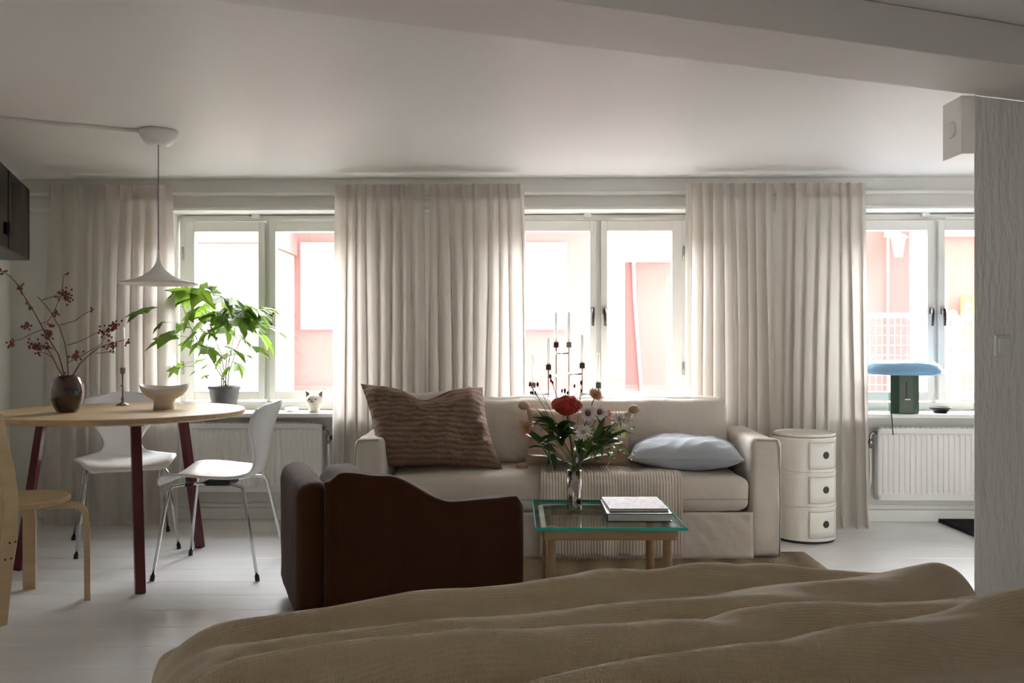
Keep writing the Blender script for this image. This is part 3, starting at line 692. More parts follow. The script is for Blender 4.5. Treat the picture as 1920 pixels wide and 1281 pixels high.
def rotm(tilt, roll=0, yaw=0): return (Matrix.Rotation(R(yaw), 3, 'Z') @ Matrix.Rotation(R(90 - tilt), 3, 'X') @ Matrix.Rotation(R(roll), 3, 'Z'))
make_pillow('cream_pillow', 'cream pillow tucked behind the brown striped pillow', (X(815, 4.80), 4.80, .625), (.42, .40), .10, rotm(12, 5), 'sofa', 3)
make_pillow('striped_pillow', 'large rumpled brown striped linen pillow on the sofa', (X(808, 4.64), 4.64, .640), (.64, .44), .20, rotm(20, -2, 4), 'brownpillow', 5, dent=.34, wr=.040, shear=.09)
make_pillow('knotted_pillow', 'beige pillow with knotted corners behind the bouquet', (X(1085, 4.70), 4.70, .575), (.56, .31), .13, rotm(22, -2), 'beigepillow', 7, tassel=1)
make_pillow('flat_pillow', 'blue-grey pillow lying flat by the right sofa arm', (X(1282, 4.66), 4.66, SEAT + .078), (.58, .40), .17, Matrix.Rotation(R(-8), 3, 'Z') @ Matrix.Rotation(R(3), 3, 'X'), 'bluepillow', 9, wr=.010)
# throw
x0, x1 = X(1012, 4.40), X(1279, 4.40)
def thr(u, v):
    x = lerp(x0, x1, u); s = v * 1.02           # arc length from the back of the seat, over the front edge, down
    yb_, yf = 4.90, SY0 - .004; top = yb_ - yf - .03
    ed = .012 * noise.noise(Vector((x * 9, s * 3, 2)))
    if s < top: y, z = yb_ - s, SEAT + .006 + .012 * math.sin(min(1, s / .1) * PI / 2) * 0
    elif s < top + .06:
        a = (s - top) / .06 * PI / 2; y, z = yf + .03 - .042 * math.sin(a), SEAT + .006 - .04 * (1 - math.cos(a))
    else: y, z = yf - .014, SEAT - .034 - (s - top - .06)
    if s > top + .06:
        y += -.006 - .006 * math.sin(x * 45) - .010 * noise.noise(Vector((x * 6, 0, 7))); x += .02 * (s - top) * noise.noise(Vector((u * 3, s * 4, 0)))
    z_ = z + (ed * .5 if s < top else 0)
    if v > .97: z_ += .03 * noise.noise(Vector((x * 10, 4, 4)))
    return Vector((x - (x0 + x1) / 2, y - 4.6, max(z_, .03)))
t = thing('knit_throw', 'chunky beige knitted throw draped over the sofa seat front', 'throw', ((x0 + x1) / 2, 4.6, 0))
build('blanket', MB().grid(thr, 70, 90), 'throw', t, smooth=True, solid=.008)
fr = MB()
for i in range(110):
    q = thr(i / 109, 1.0); fr.tube([q, q + Vector((random.uniform(-.006, .006), random.uniform(-.004, .004), -.014)), q + Vector((random.uniform(-.01, .01), 0, -.028))], .0016, 3)
o = build('fringe', fr, 'throw', t); o['kind'] = 'stuff'
# open magazine on the throw
t = thing('open_magazine', 'glossy open magazine on the sofa seat behind the bouquet', 'magazine', (X(1068, 4.53), 4.53, SEAT + .025), R(6))
def page(sg):
    return lambda u, v: Vector((sg * u * .20, (v - .5) * .20 - .02 * u, .004 + .05 * math.sin(u * PI * .55) * (1 - .3 * v) + .015))
mg = mat('glossy_page', (.62, .63, .64), .12)
for sg in (-1, 1): build('page', MB().grid(page(sg), 10, 6), mg, t, smooth=True, solid=.002)
# jute rug
t = build('jute_rug', MB().box(.03, X(1515, 4.5), 3.0, 4.56, .0005, .011), 'rug', bevel=.004); finish(t, 'braided brown jute rug beneath the coffee table', 'rug')
me = t.data; l = me.uv_layers.new(name='UVMap')
for lp in me.loops: l.data[lp.index].uv = (me.vertices[lp.vertex_index].co.x * 2.4, me.vertices[lp.vertex_index].co.y * 2.4)
RZ = .0115
# coffee table
GZ = .37; gy0, gy1 = (H_CAM - GZ) * F_PX / (990 - 640.5), (H_CAM - GZ) * F_PX / (937 - 640.5)
gx0, gx1 = X(1004, gy0), X(1290, gy0)
t = thing('coffee_table', 'square glass-topped coffee table with round oak legs', 'table', ((gx0 + gx1) / 2, (gy0 + gy1) / 2, RZ))
hx, hy = (gx1 - gx0) / 2, (gy1 - gy0) / 2; gz = GZ - RZ
gt = build('glass_top', MB().box(-hx + .004, hx - .004, -hy + .004, hy - .004, gz - .012, gz), 'tableglass', t)
build('glass_edge', MB().box(-hx, hx, -hy, -hy + .004, gz - .012, gz).box(-hx, hx, hy - .004, hy, gz - .012, gz).box(-hx, -hx + .004, -hy + .004, hy - .004, gz - .012, gz).box(hx - .004, hx, -hy + .004, hy - .004, gz - .012, gz), 'edgeglass', gt)
fx, fy = hx - .035, hy - .055
for sg in (-1, 1):
    build('rail', MB().box(-fx, fx, sg * fy - .011, sg * fy + .011, gz - .058, gz - .0125), 'oakdark', t, bevel=.003)
    build('side_rail', MB().box(sg * fx - .011, sg * fx + .011, -fy + .0115, fy - .0115, gz - .05, gz - .0125), 'oakdark', t, bevel=.003)
    for s2 in (-1, 1): build('leg', MB().tube([(sg * (fx - .028), s2 * (fy - .03), 0), (sg * (fx - .028), s2 * (fy - .03), gz - .0125)], .019, 16), 'oakdark', t, smooth=True)
# books
p = ground(1190, 978, GZ)
bk = thing('black_book', 'thick black hardback under the white art book', 'book', (X(1190, 3.68), 3.67, GZ), R(-1))
build('cover', MB().box(-.128, .128, -.15, .15, .0005, .004).box(-.128, .128, -.15, .15, .030, .034).box(-.128, -.124, -.15, .15, .004, .030), 'black', bk)
build('pages', MB().box(-.124, .124, -.146, .146, .004, .030), 'paper', bk)
art = mat('white_cover_pink_drawing', (.74, .73, .73), .7, spec=.2); nt = art.node_tree; b = nt.nodes['Principled BSDF']
tc = nt.nodes.new('ShaderNodeTexCoord'); n = nt.nodes.new('ShaderNodeTexNoise'); n.inputs['Scale'].default_value = 14; n.inputs['Detail'].default_value = 2; n.inputs['Distortion'].default_value = 2.5
r = nt.nodes.new('ShaderNodeValToRGB'); r.color_ramp.elements[0].position = .47; r.color_ramp.elements[0].color = (.45, .44, .44, 1); r.color_ramp.elements[1].position = .53; r.color_ramp.elements[1].color = (.45, .44, .44, 1)
e = r.color_ramp.elements.new(.5); e.color = (.34, .10, .13, 1)
link(nt, tc.outputs['Object'], n.inputs['Vector']); link(nt, n.outputs['Fac'], r.inputs[0]); link(nt, r.outputs[0], b.inputs['Base Color'])
bk = thing('white_book', 'white art book with pink line drawing on cover', 'book', (X(1188, 3.70), 3.69, GZ + .0345), R(1))
build('cover', MB().box(-.118, .118, -.135, .135, .0, .002).box(-.118, .118, -.135, .135, .010, .0125), art, bk)
build('pages', MB().box(-.116, .116, -.133, .133, .002, .010), 'paper', bk)
# bouquet
p = ground(1077, 955, GZ); BV = p.copy(); BY = p.y
t = thing('steel_vase', 'tall polished steel cylinder vase on the coffee table', 'vase', p)
build('body', MB().lathe([(.0005, 0), (.0305, 0), (.0315, .003), (.0315, .165), (.0285, .165), (.0285, .02), (.0005, .02)], 40, cap=False), 'steel', t, smooth=True)
RIM = BV + Vector((0, 0, .165))
def W(px, py, dy=0): return at(px, py, BY + dy)
M['red'] = mat('red_celosia', (.36, .030, .015), .8, bump=((90, 90, 90), 1, .01, 3)); M['pinkpetal'] = mat('peach_petal', (.62, .33, .26), .6); M['whitepetal'] = mat('white_petal', (.78, .74, .73), .6)
M['dark'] = mat('dark_flower_centre', (.16, .07, .06), .8); M['lime'] = mat('lime_bract', (.42, .46, .05), .6); M['seed'] = mat('brown_seedhead', (.055, .028, .02), .8)
def stem_thing(name, label, head, bend=0, group=None, rad=.0025, rimoff=None):
    ro = rimoff or (random.uniform(-.02, .02), random.uniform(-.02, .02)); o_ = BV + Vector((ro[0] * .6, ro[1] * .6, .022))
    t = thing(name, label, 'flower', o_, group=group)
    rim = RIM + Vector((ro[0], ro[1], 0)) - o_; hd = head - o_
    mid = rim + (hd - rim) * .5 + Vector((0, 0, .03 + bend)); pts = [Vector((0, 0, 0)), rim] + bez(rim, mid, hd, 7)[1:]
    build('stem', MB().tube(pts, rad, 6), 'stem', t, smooth=True); return t, hd, pts
def petals(c, facing, n, ln, wd, rows=2, cup=.3):
    mb = MB(); fz = Vector(facing).normalized(); ax = fz.orthogonal().normalized(); ay = fz.cross(ax)
    for r_ in range(rows):
        for k in range(n):
            a = 2 * PI * (k + .5 * r_) / n + random.uniform(-.1, .1); d = ax * math.cos(a) + ay * math.sin(a); sd = fz.cross(d); l_ = ln * (1 - .25 * r_) * random.uniform(.85, 1.1); cu = cup + .5 * r_
            tip = c + d * l_ * math.cos(cu) + fz * l_ * math.sin(cu) ; md = c + d * l_ * .55 * math.cos(cu) + fz * (l_ * .5 * math.sin(cu) - .002)
            mb.add([c + d * .003, md + sd * wd, tip, md - sd * wd, md + fz * -.001], [(0, 1, 4), (1, 2, 4), (2, 3, 4), (3, 0, 4)])
    return mb
t, hd, _ = stem_thing('celosia', 'large red cockscomb flower at the top of bouquet', W(1063, 775), group='flowers in the steel vase', rad=.0045)
mb = MB()
def cel(v):
    q = Vector((v.x * .064, v.y * .048, v.z * .046)); k = 1 + .16 * noise.noise(q * 45) + .10 * noise.noise(q * 110)
    if v.z < -.3: k *= .8
    return hd + Vector((0, 0, .028)) + q * k
mb.lathe([(math.sin(PI * i / 20) + 1e-4, -math.cos(PI * i / 20)) for i in range(21)], 40, fn=cel, cap=False); build('flower_head', mb, 'red', t, smooth=True)
for (px, py, dy, kind, fac, lb) in [(988, 802, -.02, 'pink', (-.7, -.7, .1), 'peach dahlia at the far left of the bouquet'), (1116, 742, .03, 'pink', (.3, -.5, .5), 'peach dahlia standing highest on the right of red flower'),
        (1138, 779, .04, 'pink', (.5, -.3, .7), 'peach bloom half hidden between white flowers'), (1102, 776, -.03, 'wd', (0, -1, .3), 'white flower with brown centre right of the red cockscomb'),
        (1123, 774, 0, 'wd', (.2, -1, .3), 'white flower with brown centre beneath the highest peach dahlia'), (1094, 811, -.06, 'w', (0, -1, .4), 'white star flower lowest in front of the bouquet'),
        (1161, 787, 0, 'w', (.5, -.7, .5), 'pale flower near the right pillow knot'), (1165, 807, -.01, 'w', (.6, -.7, -.2), 'pale drooping flower low on the bouquet right')]:
    t, hd, _ = stem_thing('dahlia', lb, W(px, py, dy), group='flowers in the steel vase')
    build('petals', petals(hd, fac, 16, .042, .0065, 3, .25), 'pinkpetal' if kind == 'pink' else 'whitepetal', t)
    build('flower_centre', MB().sphere(hd + Vector(fac).normalized() * .006, .013 if kind == 'wd' else .009, 10, 6), 'dark' if kind == 'wd' else 'lime', t, smooth=True)
def leaf_mesh(ln, wd, curl=.2):
    mb = MB()
    def fn(u, v):
        s = 2 * u - 1; w_ = wd * math.sin(PI * min(1, v * .98 + .02)) ** .7 * (1 - .35 * v); return Vector((v * ln * math.cos(v * curl), s * w_, -v * v * ln * curl + abs(s) * w_ * .35))
    return mb.grid(fn, 4, 8)
def put_leaf(parent, base, dirv, ln, wd, roll=0, material='leaf', curl=.3):
    o = build('leaf', leaf_mesh(ln, wd, curl), material, parent, smooth=True); d = Vector(dirv).normalized()
    o.location = base; o.rotation_euler = (Matrix.Rotation(math.atan2(d.y, d.x), 3, 'Z') @ Matrix.Rotation(-math.asin(max(-1, min(1, d.z))), 3, 'Y') @ Matrix.Rotation(roll, 3, 'X')).to_euler(); return o
M['dleaf'] = mat('dark_bouquet_leaf', (.035, .075, .022), .4, var=((.06, .12, .03), (20, 20, 20), 3)); M['lleaf'] = mat('bright_bouquet_leaf', (.11, .20, .035), .5)
fol = [((1035, 800), 'broad dark foliage stem left of the red flower stalk', [(1018, 790), (1045, 800), (1050, 818), (1030, 785), (1055, 805), (1062, 812)], 'dleaf', .085, .028),
       ((1008, 830), 'low left foliage stem with silvery drooping leaves', [(1005, 822), (1012, 835), (1030, 868), (1022, 826), (1040, 835)], 'dleaf', .08, .02),
       ((1010, 795), 'light green foliage sprig beside the left peach dahlia', [(1003, 790), (1016, 800), (1025, 778), (1033, 812)], 'lleaf', .055, .016),
       ((1118, 815), 'leafy green stem right of the white star flower', [(1108, 806), (1125, 808), (1132, 822), (1115, 832), (1140, 800), (1128, 845), (1105, 838)], 'lleaf', .06, .018),
       ((1140, 830), 'leafy green stem spreading to the bouquet right', [(1135, 815), (1150, 812), (1148, 835), (1128, 832), (1158, 822), (1142, 798)], 'dleaf', .055, .017),
       ((1085, 835), 'dense central foliage stem above the vase mouth', [(1078, 820), (1095, 838), (1100, 825), (1072, 845), (1088, 850)], 'lleaf', .06, .016)]
for hp, lb, lv, mt, ln, wd in fol:
    t, hd, pts = stem_thing('foliage_stem', lb, W(*hp, random.uniform(-.05, .05)), group='flowers in the steel vase')
    for k, q in enumerate(lv + [(a_ + random.uniform(-14, 14), b_ + random.uniform(-12, 12)) for a_, b_ in lv] * 2):
        wd_ = wd if k < len(lv) else wd * .75
        b_ = W(*q, random.uniform(-.07, .05)) - Vector(t.location); src = pts[-1 - (k % 4)]; d = (b_ - src); d = d if d.length > .03 else Vector((.05, 0, .02))
        put_leaf(t, src + d * .2, d + Vector((0, 0, .01)), max(ln, d.length * 1.1), wd_ * 1.15, random.uniform(-.9, .9), mt)
for tip, mid_, lb in [((1189, 790), (1150, 800), 'lime green sprig reaching to the knotted pillow corner'), ((1189, 815), (1150, 815), 'lime green sprig in the middle of the right side'), ((1190, 860), (1160, 835), 'lime green sprig hanging over the blue-grey pillow'), ((1152, 862), (1135, 845), 'lime green sprig drooping low right of the vase'), ((1117, 860), (1110, 850), 'short lime green sprig just right of the vase mouth')]:
    t, hd, pts = stem_thing('lime_sprig', lb, W(*mid_, random.uniform(-.05, .03)), group='flowers in the steel vase', rad=.0014)
    tp = W(*tip, -.03) - Vector(t.location); q = bez(hd, (hd + tp) / 2 + Vector((0, 0, .03)), tp, 6); build('side_shoot', MB().tube(q, .0011, 5), 'stem', t, smooth=True)
    for k in range(9):
        b_ = q[1 + k % 6] + Vector((random.uniform(-.02, .02), random.uniform(-.02, .02), random.uniform(-.02, .015)))
        put_leaf(t, b_, (random.uniform(-1, 1), random.uniform(-1, 1), random.uniform(-.6, .4)), random.uniform(.02, .032), .010, random.uniform(-1, 1), 'lime' if k % 2 else 'lleaf')
mb_i = 0
for tip, lb in [((994, 720), 'thin burnet stalk leaning furthest left'), ((1008, 721), 'thin burnet stalk second from the left'), ((1032, 706), 'thin burnet stalk highest, in front of the candelabra'), ((1059, 733), 'thin burnet stalk just above the red cockscomb'), ((1090, 718), 'thin burnet stalk right of the red cockscomb top')]:
    t, hd, pts = stem_thing('burnet_stalk', lb, W(*tip, .02), group='flowers in the steel vase', rad=.0012)
    build('seed_head', MB().sphere(hd, .0055, 8, 6, (1, 1, 1.9)), 'seed', t, smooth=True)
    for k in range(2):
        e = hd + Vector((random.uniform(-.03, .03), random.uniform(-.02, .02), random.uniform(-.04, .0))); build('side_stalk', MB().tube([pts[-3], e], .0009, 4), 'stem', t); build('seed_head', MB().sphere(e, .0045, 8, 6, (1, 1, 1.8)), 'seed', t, smooth=True)

# armchair: rust corduroy, turned 20 degrees, seen from behind its near side
c0 = Vector((X(612, 3.2), 3.2, 0))
t = thing('corduroy_armchair', 'rust brown corduroy lounge chair with wavy side panel', 'armchair', (c0.x, c0.y, 0), A20)
def top(x): return interp([0, .06, .22, .48, .64, .73, .765], [.57, .605, .585, .475, .478, .482, .44], x)
mb = MB()
def side(u, v):           # closed loop section around panel: u along length, v around
    x = u * .765; z1 = top(x); rr = .035
    a = 2 * PI * v; cy_, cz_ = math.cos(a), math.sin(a)
    hh = z1 - .03; z = .03 + hh / 2 + (hh / 2) * max(-1, min(1, cz_ * 1.35)); y = .045 + (.045 if True else 0) * max(-1, min(1, cy_ * 1.35)) * (1 - .25 * max(0, (z - z1 + .06) / .06))
    e = min(1, min(u, 1 - u) / .045); e = math.sqrt(max(0, 1 - (1 - e) ** 2)); y = .045 + (y - .045) * (.25 + .75 * e)
    return Vector((x, y, z))
build('side_panel', MB().grid(side, 48, 40), 'cord', t, smooth=True)
cap = MB()
for u in (0, 1):
    ring = [side(u, k / 40) for k in range(40)]; cap.add(ring, [tuple(range(40))])
build('panel_end', cap, 'cord', t)
mk = lambda c, s, r_, n, bl, nzv, sd: MB().cushion(c, s, r_, n, bl, nzv, sd)
build('back_panel', mk((-.03, .40, .298), (.13, .70, .536), .06, 14, 0, .006, 2), 'cord', t, smooth=True)
build('back_cushion', mk((.15, .42, .33), (.19, .60, .42), .07, 12, .02, .006, 4), 'cord', t, smooth=True)
build('seat_cushion', mk((.41, .42, .23), (.68, .62, .24), .07, 12, .02, .006, 6), 'cord', t, smooth=True)

# cylinder drawer unit
cp = Vector((X(1508, 4.925), 4.925, 0)); cr = .163
t = thing('cylinder_drawers', 'cream plastic cylindrical three-tier drawer unit beside sofa', 'cabinet', cp)
build('base_ring', MB().lathe([(.0005, 0), (cr - .006, 0), (cr - .006, .014), (.0005, .014)], 56, cap=False), 'black', t)
build('lid', MB().lathe([(.0005, .566), (cr - .012, .566), (cr - .010, .572), (cr + .001, .572), (cr + .001, .585), (cr - .006, .585), (cr - .008, .578), (.0005, .578)], 64, cap=False), 'cabinet', t)
dirc = math.atan2(-cp.y, -cp.x) + R(9)
for k in range(3):
    z0 = .0142 + k * .184; z1 = z0 + .1825
    tier = build('tier', MB().lathe([(cr - .012, z0), (cr, z0), (cr, z1 - .012), (cr + .002, z1 - .010), (cr + .002, z1), (cr - .012, z1)], 72), 'cabinet', t)
    def dr(u, v, z0=z0, z1=z1): a = dirc + lerp(-.02, 1.02, u) - .0; return Vector(((cr + .0035) * math.cos(a), (cr + .0035) * math.sin(a), lerp(z0 + .018, z1 - .022, v)))
    d = build('sliding_door', MB().grid(dr, 16, 4), 'cabinet', tier, smooth=True, solid=.004)
    ah = dirc + .56; hc = Vector(((cr + .004) * math.cos(ah), (cr + .004) * math.sin(ah), (z0 + z1) / 2)); dn = Vector((math.cos(ah), math.sin(ah), 0))
    build('finger_hole', MB().tube([hc, hc + dn * .003], .0195, 20), 'black', d)
    gr = MB()
    for (ua, ub, va, vb) in ((0, 0.012, 0, 1), (.988, 1, 0, 1), (0, 1, 0, .02), (0, 1, .98, 1)): gr.grid(lambda u, v: dr(lerp(ua, ub, u), lerp(va, vb, v)) * 1.0 + Vector((0, 0, 0)) + Vector((math.cos(dirc + .5), math.sin(dirc + .5), 0)) * .0026, 8, 1)
    build('door_gap', gr, mat('shadow_gap_grey', (.35, .34, .30), .6), d)

# ================================================================== SILL THINGS
SZ = .6572
def sill(px, Y=5.36): return Vector((X(px, Y), Y, SZ))
# plant
p = sill(418, 5.36)
t = thing('potted_maple_plant', 'leafy green potted plant with maple-like leaves on sill', 'plant', p); WALLGROUP.append(t)
build('saucer', MB().lathe([(.0005, .0003), (.085, .0003), (.10, .014), (.096, .015), (.082, .006), (.0005, .006)], 32, cap=False), 'saucer', t, smooth=True)
build('pot', MB().lathe([(.0005, .0065), (.068, .0065), (.088, .135), (.094, .137), (.096, .155), (.088, .155), (.083, .13), (.0005, .128)], 36, cap=False), 'steelgrey', t, smooth=True)
build('soil', MB().lathe([(.0005, .140), (.0825, .138)], 24, cap=False), 'soil', t)
def mleaf(seed):
    rnd = random.Random(seed); tips = [(0, 1.0), (52, .92), (108, .62), (180, .22), (-108, .62), (-52, .92)]
    tips = [(180, .18), (125, .62), (55, .92), (0, 1.05), (-55, .92), (-125, .62)]
    out = []
    for i, (a, r_) in enumerate(tips):
        a2, r2 = tips[(i + 1) % 6]; r_ = r_ * rnd.uniform(.9, 1.1); da = ((a2 - a + 180) % 360) - 180
        am = a + da / 2; out += [(a, r_), (a + da * .27, (r_ * .66)), (am, .50 if 0 < i < 5 else .42), (a + da * .73, r2 * .66)]
    mb = MB(); vs = [Vector((0, 0, 0))]; 
    for a, r_ in out:
        x, y = r_ * math.cos(R(a)), r_ * math.sin(R(a)); vs.append(Vector((x + .15, y, -.28 * (x * x + y * y) + rnd.uniform(-.04, .04) + .10 * abs(y))))
    mb.add(vs, [(0, i + 1, (i + 1) % len(out) + 1) for i in range(len(out))]); return mb
ML = bpy.data.materials.new('backlit_leaf'); ML.use_nodes = True; nt = ML.node_tree; b = nt.nodes['Principled BSDF']
b.inputs['Base Color'].default_value = (.085, .17, .03, 1); b.inputs['Roughness'].default_value = .45
tr = nt.nodes.new('ShaderNodeBsdfTranslucent'); tr.inputs[0].default_value = (.17, .29, .03, 1); mx = nt.nodes.new('ShaderNodeMixShader'); mx.inputs[0].default_value = .45
link(nt, b.outputs[0], mx.inputs[1]); link(nt, tr.outputs[0], mx.inputs[2]); link(nt, mx.outputs[0], nt.nodes['Material Output'].inputs[0])
lm = []
for k in range(5):
    o = build('leaf', mleaf(k), ML, t, smooth=False); lm.append(o.data); bpy.data.objects.remove(o)
PY = p.y; rl = random.Random(5)
def PW(px, py, dy=0): return at(px, py, PY + dy) - p
stems = [[(414, 700), (400, 672), (368, 640), (352, 610), (340, 575), (336, 550)], [(418, 700), (412, 665), (395, 625), (386, 595), (375, 560), (365, 545)], [(422, 700), (430, 660), (438, 620), (440, 590), (436, 575)],
         [(420, 700), (424, 650), (420, 600), (412, 570), (400, 550)], [(426, 700), (445, 645), (458, 615), (468, 600)], [(410, 702), (402, 690), (396, 672)]]
for i, s_ in enumerate(stems):
    dy = (-.10, -.02, -.05, .03, 0, -.05)[i]; pts = [Vector((0.01 * (i - 2), 0, .13))] + [PW(a, b_, dy * k / 5) for k, (a, b_) in enumerate(s_)]
    build('stem', MB().tube(pts, [.0042 - .0004 * k for k in range(len(pts))], 6), 'stem', t, smooth=True)
leaves = [(336, 556, 26), (352, 548, 30), (318, 628, 30), (340, 610, 24), (300, 605, 14), (272, 578, 27), (370, 540, 30), (395, 545, 26), (415, 556, 26), (390, 575, 28), (360, 580, 24), (376, 600, 24), (410, 585, 26), (440, 575, 30), (462, 580, 26), (440, 560, 22),
          (385, 620, 22), (400, 640, 22), (420, 612, 22), (455, 605, 20), (478, 605, 24), (490, 628, 26), (478, 650, 22), (335, 685, 16), (328, 690, 12), (395, 680, 15), (382, 672, 16), (412, 672, 14), (428, 688, 17), (444, 682, 17), (372, 690, 13), (458, 665, 11), (380, 705, 9), (425, 665, 14), (360, 625, 20), (350, 640, 14), (430, 600, 22), (405, 610, 20), (450, 630, 18), (385, 650, 16)]
petio = MB()
for _ in range(24): leaves.append((rl.gauss(405, 42), rl.gauss(590, 28), rl.uniform(17, 26)))
for (lx, ly, sz) in leaves:
    dy = rl.uniform(-.16, -.02) if lx > 330 else -.26; q = PW(lx, ly, dy); o = bpy.data.objects.new('leaf', lm[rl.randrange(5)]); col.objects.link(o); o.parent = t; s_ = sz * PY / F_PX * 1.6
    o.scale = (s_, s_, s_); o.location = q
    side_ = 1 if lx > 400 else -1; a = math.atan2(rl.uniform(-1, .3), side_ * (.5 + rl.random()) * (1 if abs(lx - 400) > 30 else rl.choice((-1, 1))))
    o.rotation_euler = (rl.uniform(-.5, .5), rl.uniform(.15, .95), a)
    best = min((PW(a_, b_, 0) for s2 in stems for (a_, b_) in s2[1:]), key=lambda w_: (w_ - q - Vector((0, 0, -.03))).length)
    petio.tube(bez(best, (best + q) / 2 + Vector((0, 0, .015)), q, 4), .0014, 4)
o = build('petioles', petio, 'stem', t); o['kind'] = 'stuff'
# cat head + white box on the plant sill
p = sill(588, 5.34)
t = thing('cat_head_figurine', 'small pale ceramic cat head with brown ears on sill', 'figurine', p); WALLGROUP.append(t)
M['catear'] = mat('brown_glaze', (.16, .085, .065), .5)
hd_ = build('head', MB().lathe([(.0005, 0), (.034, 0), (.033, .02), (.036, .035), (.047, .052), (.050, .072), (.044, .092), (.028, .106), (.0005, .110)], 28, cap=False, fn=lambda v: Vector((v.x, v.y * .9 - (.010 * math.exp(-((v.z - .062) / .02) ** 2) * max(0, -v.y / .05)), v.z))), 'ceramic', t, smooth=True)
for sg in (-1, 1):
    build('ear', MB().add([(sg * .012, 0, .095), (sg * .046, 0, .075), (sg * .052, -.004, .132), (sg * .030, .016, .085), (sg * .030, -.014, .09)], [(0, 4, 2), (4, 1, 2), (1, 3, 2), (3, 0, 2), (0, 3, 1, 4)]), 'catear', t)
    build('eye', MB().sphere((sg * .018, -.0435, .080), .006, 8, 6, (1.5, .5, .6)), 'darkmetal', t, smooth=True)
build('nose', MB().sphere((0, -.054, .067), .006, 8, 6, (1.3, .7, .8)), 'catear', t, smooth=True)
p = sill(545, 5.36)
o = build('round_white_box', MB().lathe([(.0005, .0003), (.038, .0003), (.040, .003), (.040, .024), (.037, .027), (.0005, .027)], 32, cap=False), 'white', loc=p, smooth=False); finish(o, 'small round white lidded box left of the cat head', 'box'); WALLGROUP.append(o)
# candelabra on the middle sill
CYD = 5.34; p = sill(1050, CYD)
t = thing('candelabra', 'modular chrome candelabra with small cube cups on middle sill', 'candelabra', p); WALLGROUP.append(t)
cups = [(1000, 722), (1029, 688), (1043, 646), (1067, 646), (1092, 685), (1122, 722)]
dyl = [.03, -.03, .03, 0, -.03, .02]
for k, ((cx, cyy), dy) in enumerate(zip(cups, dyl)):
    q = at(cx, cyy, CYD + dy) - p
    b_ = q - Vector((0, 0, .019)); build('rod', MB().tube([(b_.x, b_.y, .012), tuple(b_)], .0042, 10), 'pewter', t, smooth=True)
    build('cup', MB().box(q.x - .0155, q.x + .0155, q.y - .0155, q.y + .0155, q.z - .019, q.z + .015), 'darkmetal' if k not in (0, 3) else 'chrome', t, bevel=.002)
    if k < 5:
        q2 = at(*cups[k + 1], CYD + dyl[k + 1]) - p; zc = min(q.z, q2.z) - .055; build('connector', MB().tube([(q.x, q.y, zc), ((q.x + q2.x) / 2, (q.y + q2.y) / 2, zc), (q2.x, q2.y, zc)], [.012, .006, .012], 10), 'chrome', t, smooth=True)
    build('foot', MB().lathe([(.0005, .0003), (.02, .0003), (.018, .006), (.006, .012), (.0005, .012)], 16, (q.x, q.y, 0), cap=False), 'chrome', t, smooth=True)
    c_ = p + q + Vector((0, 0, .0155)); hgt = (.165, .15, .175, .175, .16, .17)[k]
    o = build('dinner_candle', MB().tube([c_, c_ + Vector((0, 0, hgt)), c_ + Vector((0, 0, hgt + .006))], [.010, .009, .003], 12), 'wax', smooth=True)
    finish(o, ['white candle furthest left on the chrome candelabra', 'white candle second from left on candelabra, before window pane', 'tall white candle third from left on the candelabra', 'tall white candle fourth from left on the candelabra', 'white candle fifth from left, in front of window mullion', 'white candle furthest right on the chrome candelabra'][k], 'candle', 'candles on the candelabra'); WALLGROUP.append(o)
# blue lamp
p = sill(1689, 5.335)
t = thing('mushroom_lamp', 'table lamp with blue domed shade and dark green base', 'lamp', p); WALLGROUP.append(t)
poly = [(-.088, -.03), (-.05, -.062), (.03, -.068), (.072, -.045), (.09, .0), (.07, .045), (0, .06), (-.07, .045)]
build('base', MB().prism(poly, .0004, .232), 'green', t, bevel=.004)
build('shade', MB().lathe([(.0005, .228), (.19, .228), (.214, .232), (.2135, .252), (.195, .288), (.165, .306), (.11, .313), (.0005, .314)], 64, cap=False), 'blue', t, smooth=True)
build('slider_slot', MB().box(-.012, -.006, -.0685, -.064, .09, .185), 'black', t)
build('slider', MB().box(-.026, .010, -.078, -.066, .082, .088), 'brass', t)
build('power_cord', MB().tube([(-.09, -.01, .012), (-.105, -.05, .008), (-.108, -.092, .0045), (-.107, -.096, -.02), (-.10, -.097, -.12)], .003, 6), 'black', t, smooth=True)
p = sill(1757, 5.36)
o = build('black_dish', MB().lathe([(.0005, .0003), (.034, .0003), (.058, .022), (.064, .034), (.060, .035), (.05, .022), (.03, .010), (.0005, .008)], 36, cap=False), 'darkmetal', loc=p, smooth=True); finish(o, 'small shallow black dish beside the green lamp base', 'dish'); WALLGROUP.append(o)

# ================================================================== RIGHT SIDE
o = build('door_mat', MB().box(X(1757, 5.37), 3.2, 4.82, 5.37, .0005, .016), 'mat', bevel=.003); finish(o, 'black ribbed doormat on the floor behind the pillar', 'doormat')
for k in range(22): build('rib', MB().box(X(1757, 5.37), 3.2, 4.83 + k * .0245, 4.842 + k * .0245, .0165, .021), 'mat', o)
sp = Apt + U * ((1886 - 1826) / F_PX * 3.12 / math.cos(A20) * 1.02) - V * .001; sz = Z(648, 3.13)
t = thing('light_switch', 'square white rocker light switch on rough plaster', 'switch', (sp.x, sp.y, sz), A20)
build('plate', MB().box(-.036, .036, -.012, 0, -.038, .038), 'white', t, bevel=.005)
build('rocker', MB().box(-.024, .024, -.019, -.012, -.026, .026, Matrix.Rotation(R(3), 4, 'X')), 'white', t, bevel=.002)
fbz = Z(288, 3.2)
t = thing('fuse_box', 'white box with round knob hanging beside the pillar top', 'box', (X(1832, 3.2), 3.2, fbz))
build('housing', MB().box(-.056, 0, 0, .14, 0, zb + .03 - fbz), 'white', t, bevel=.003)
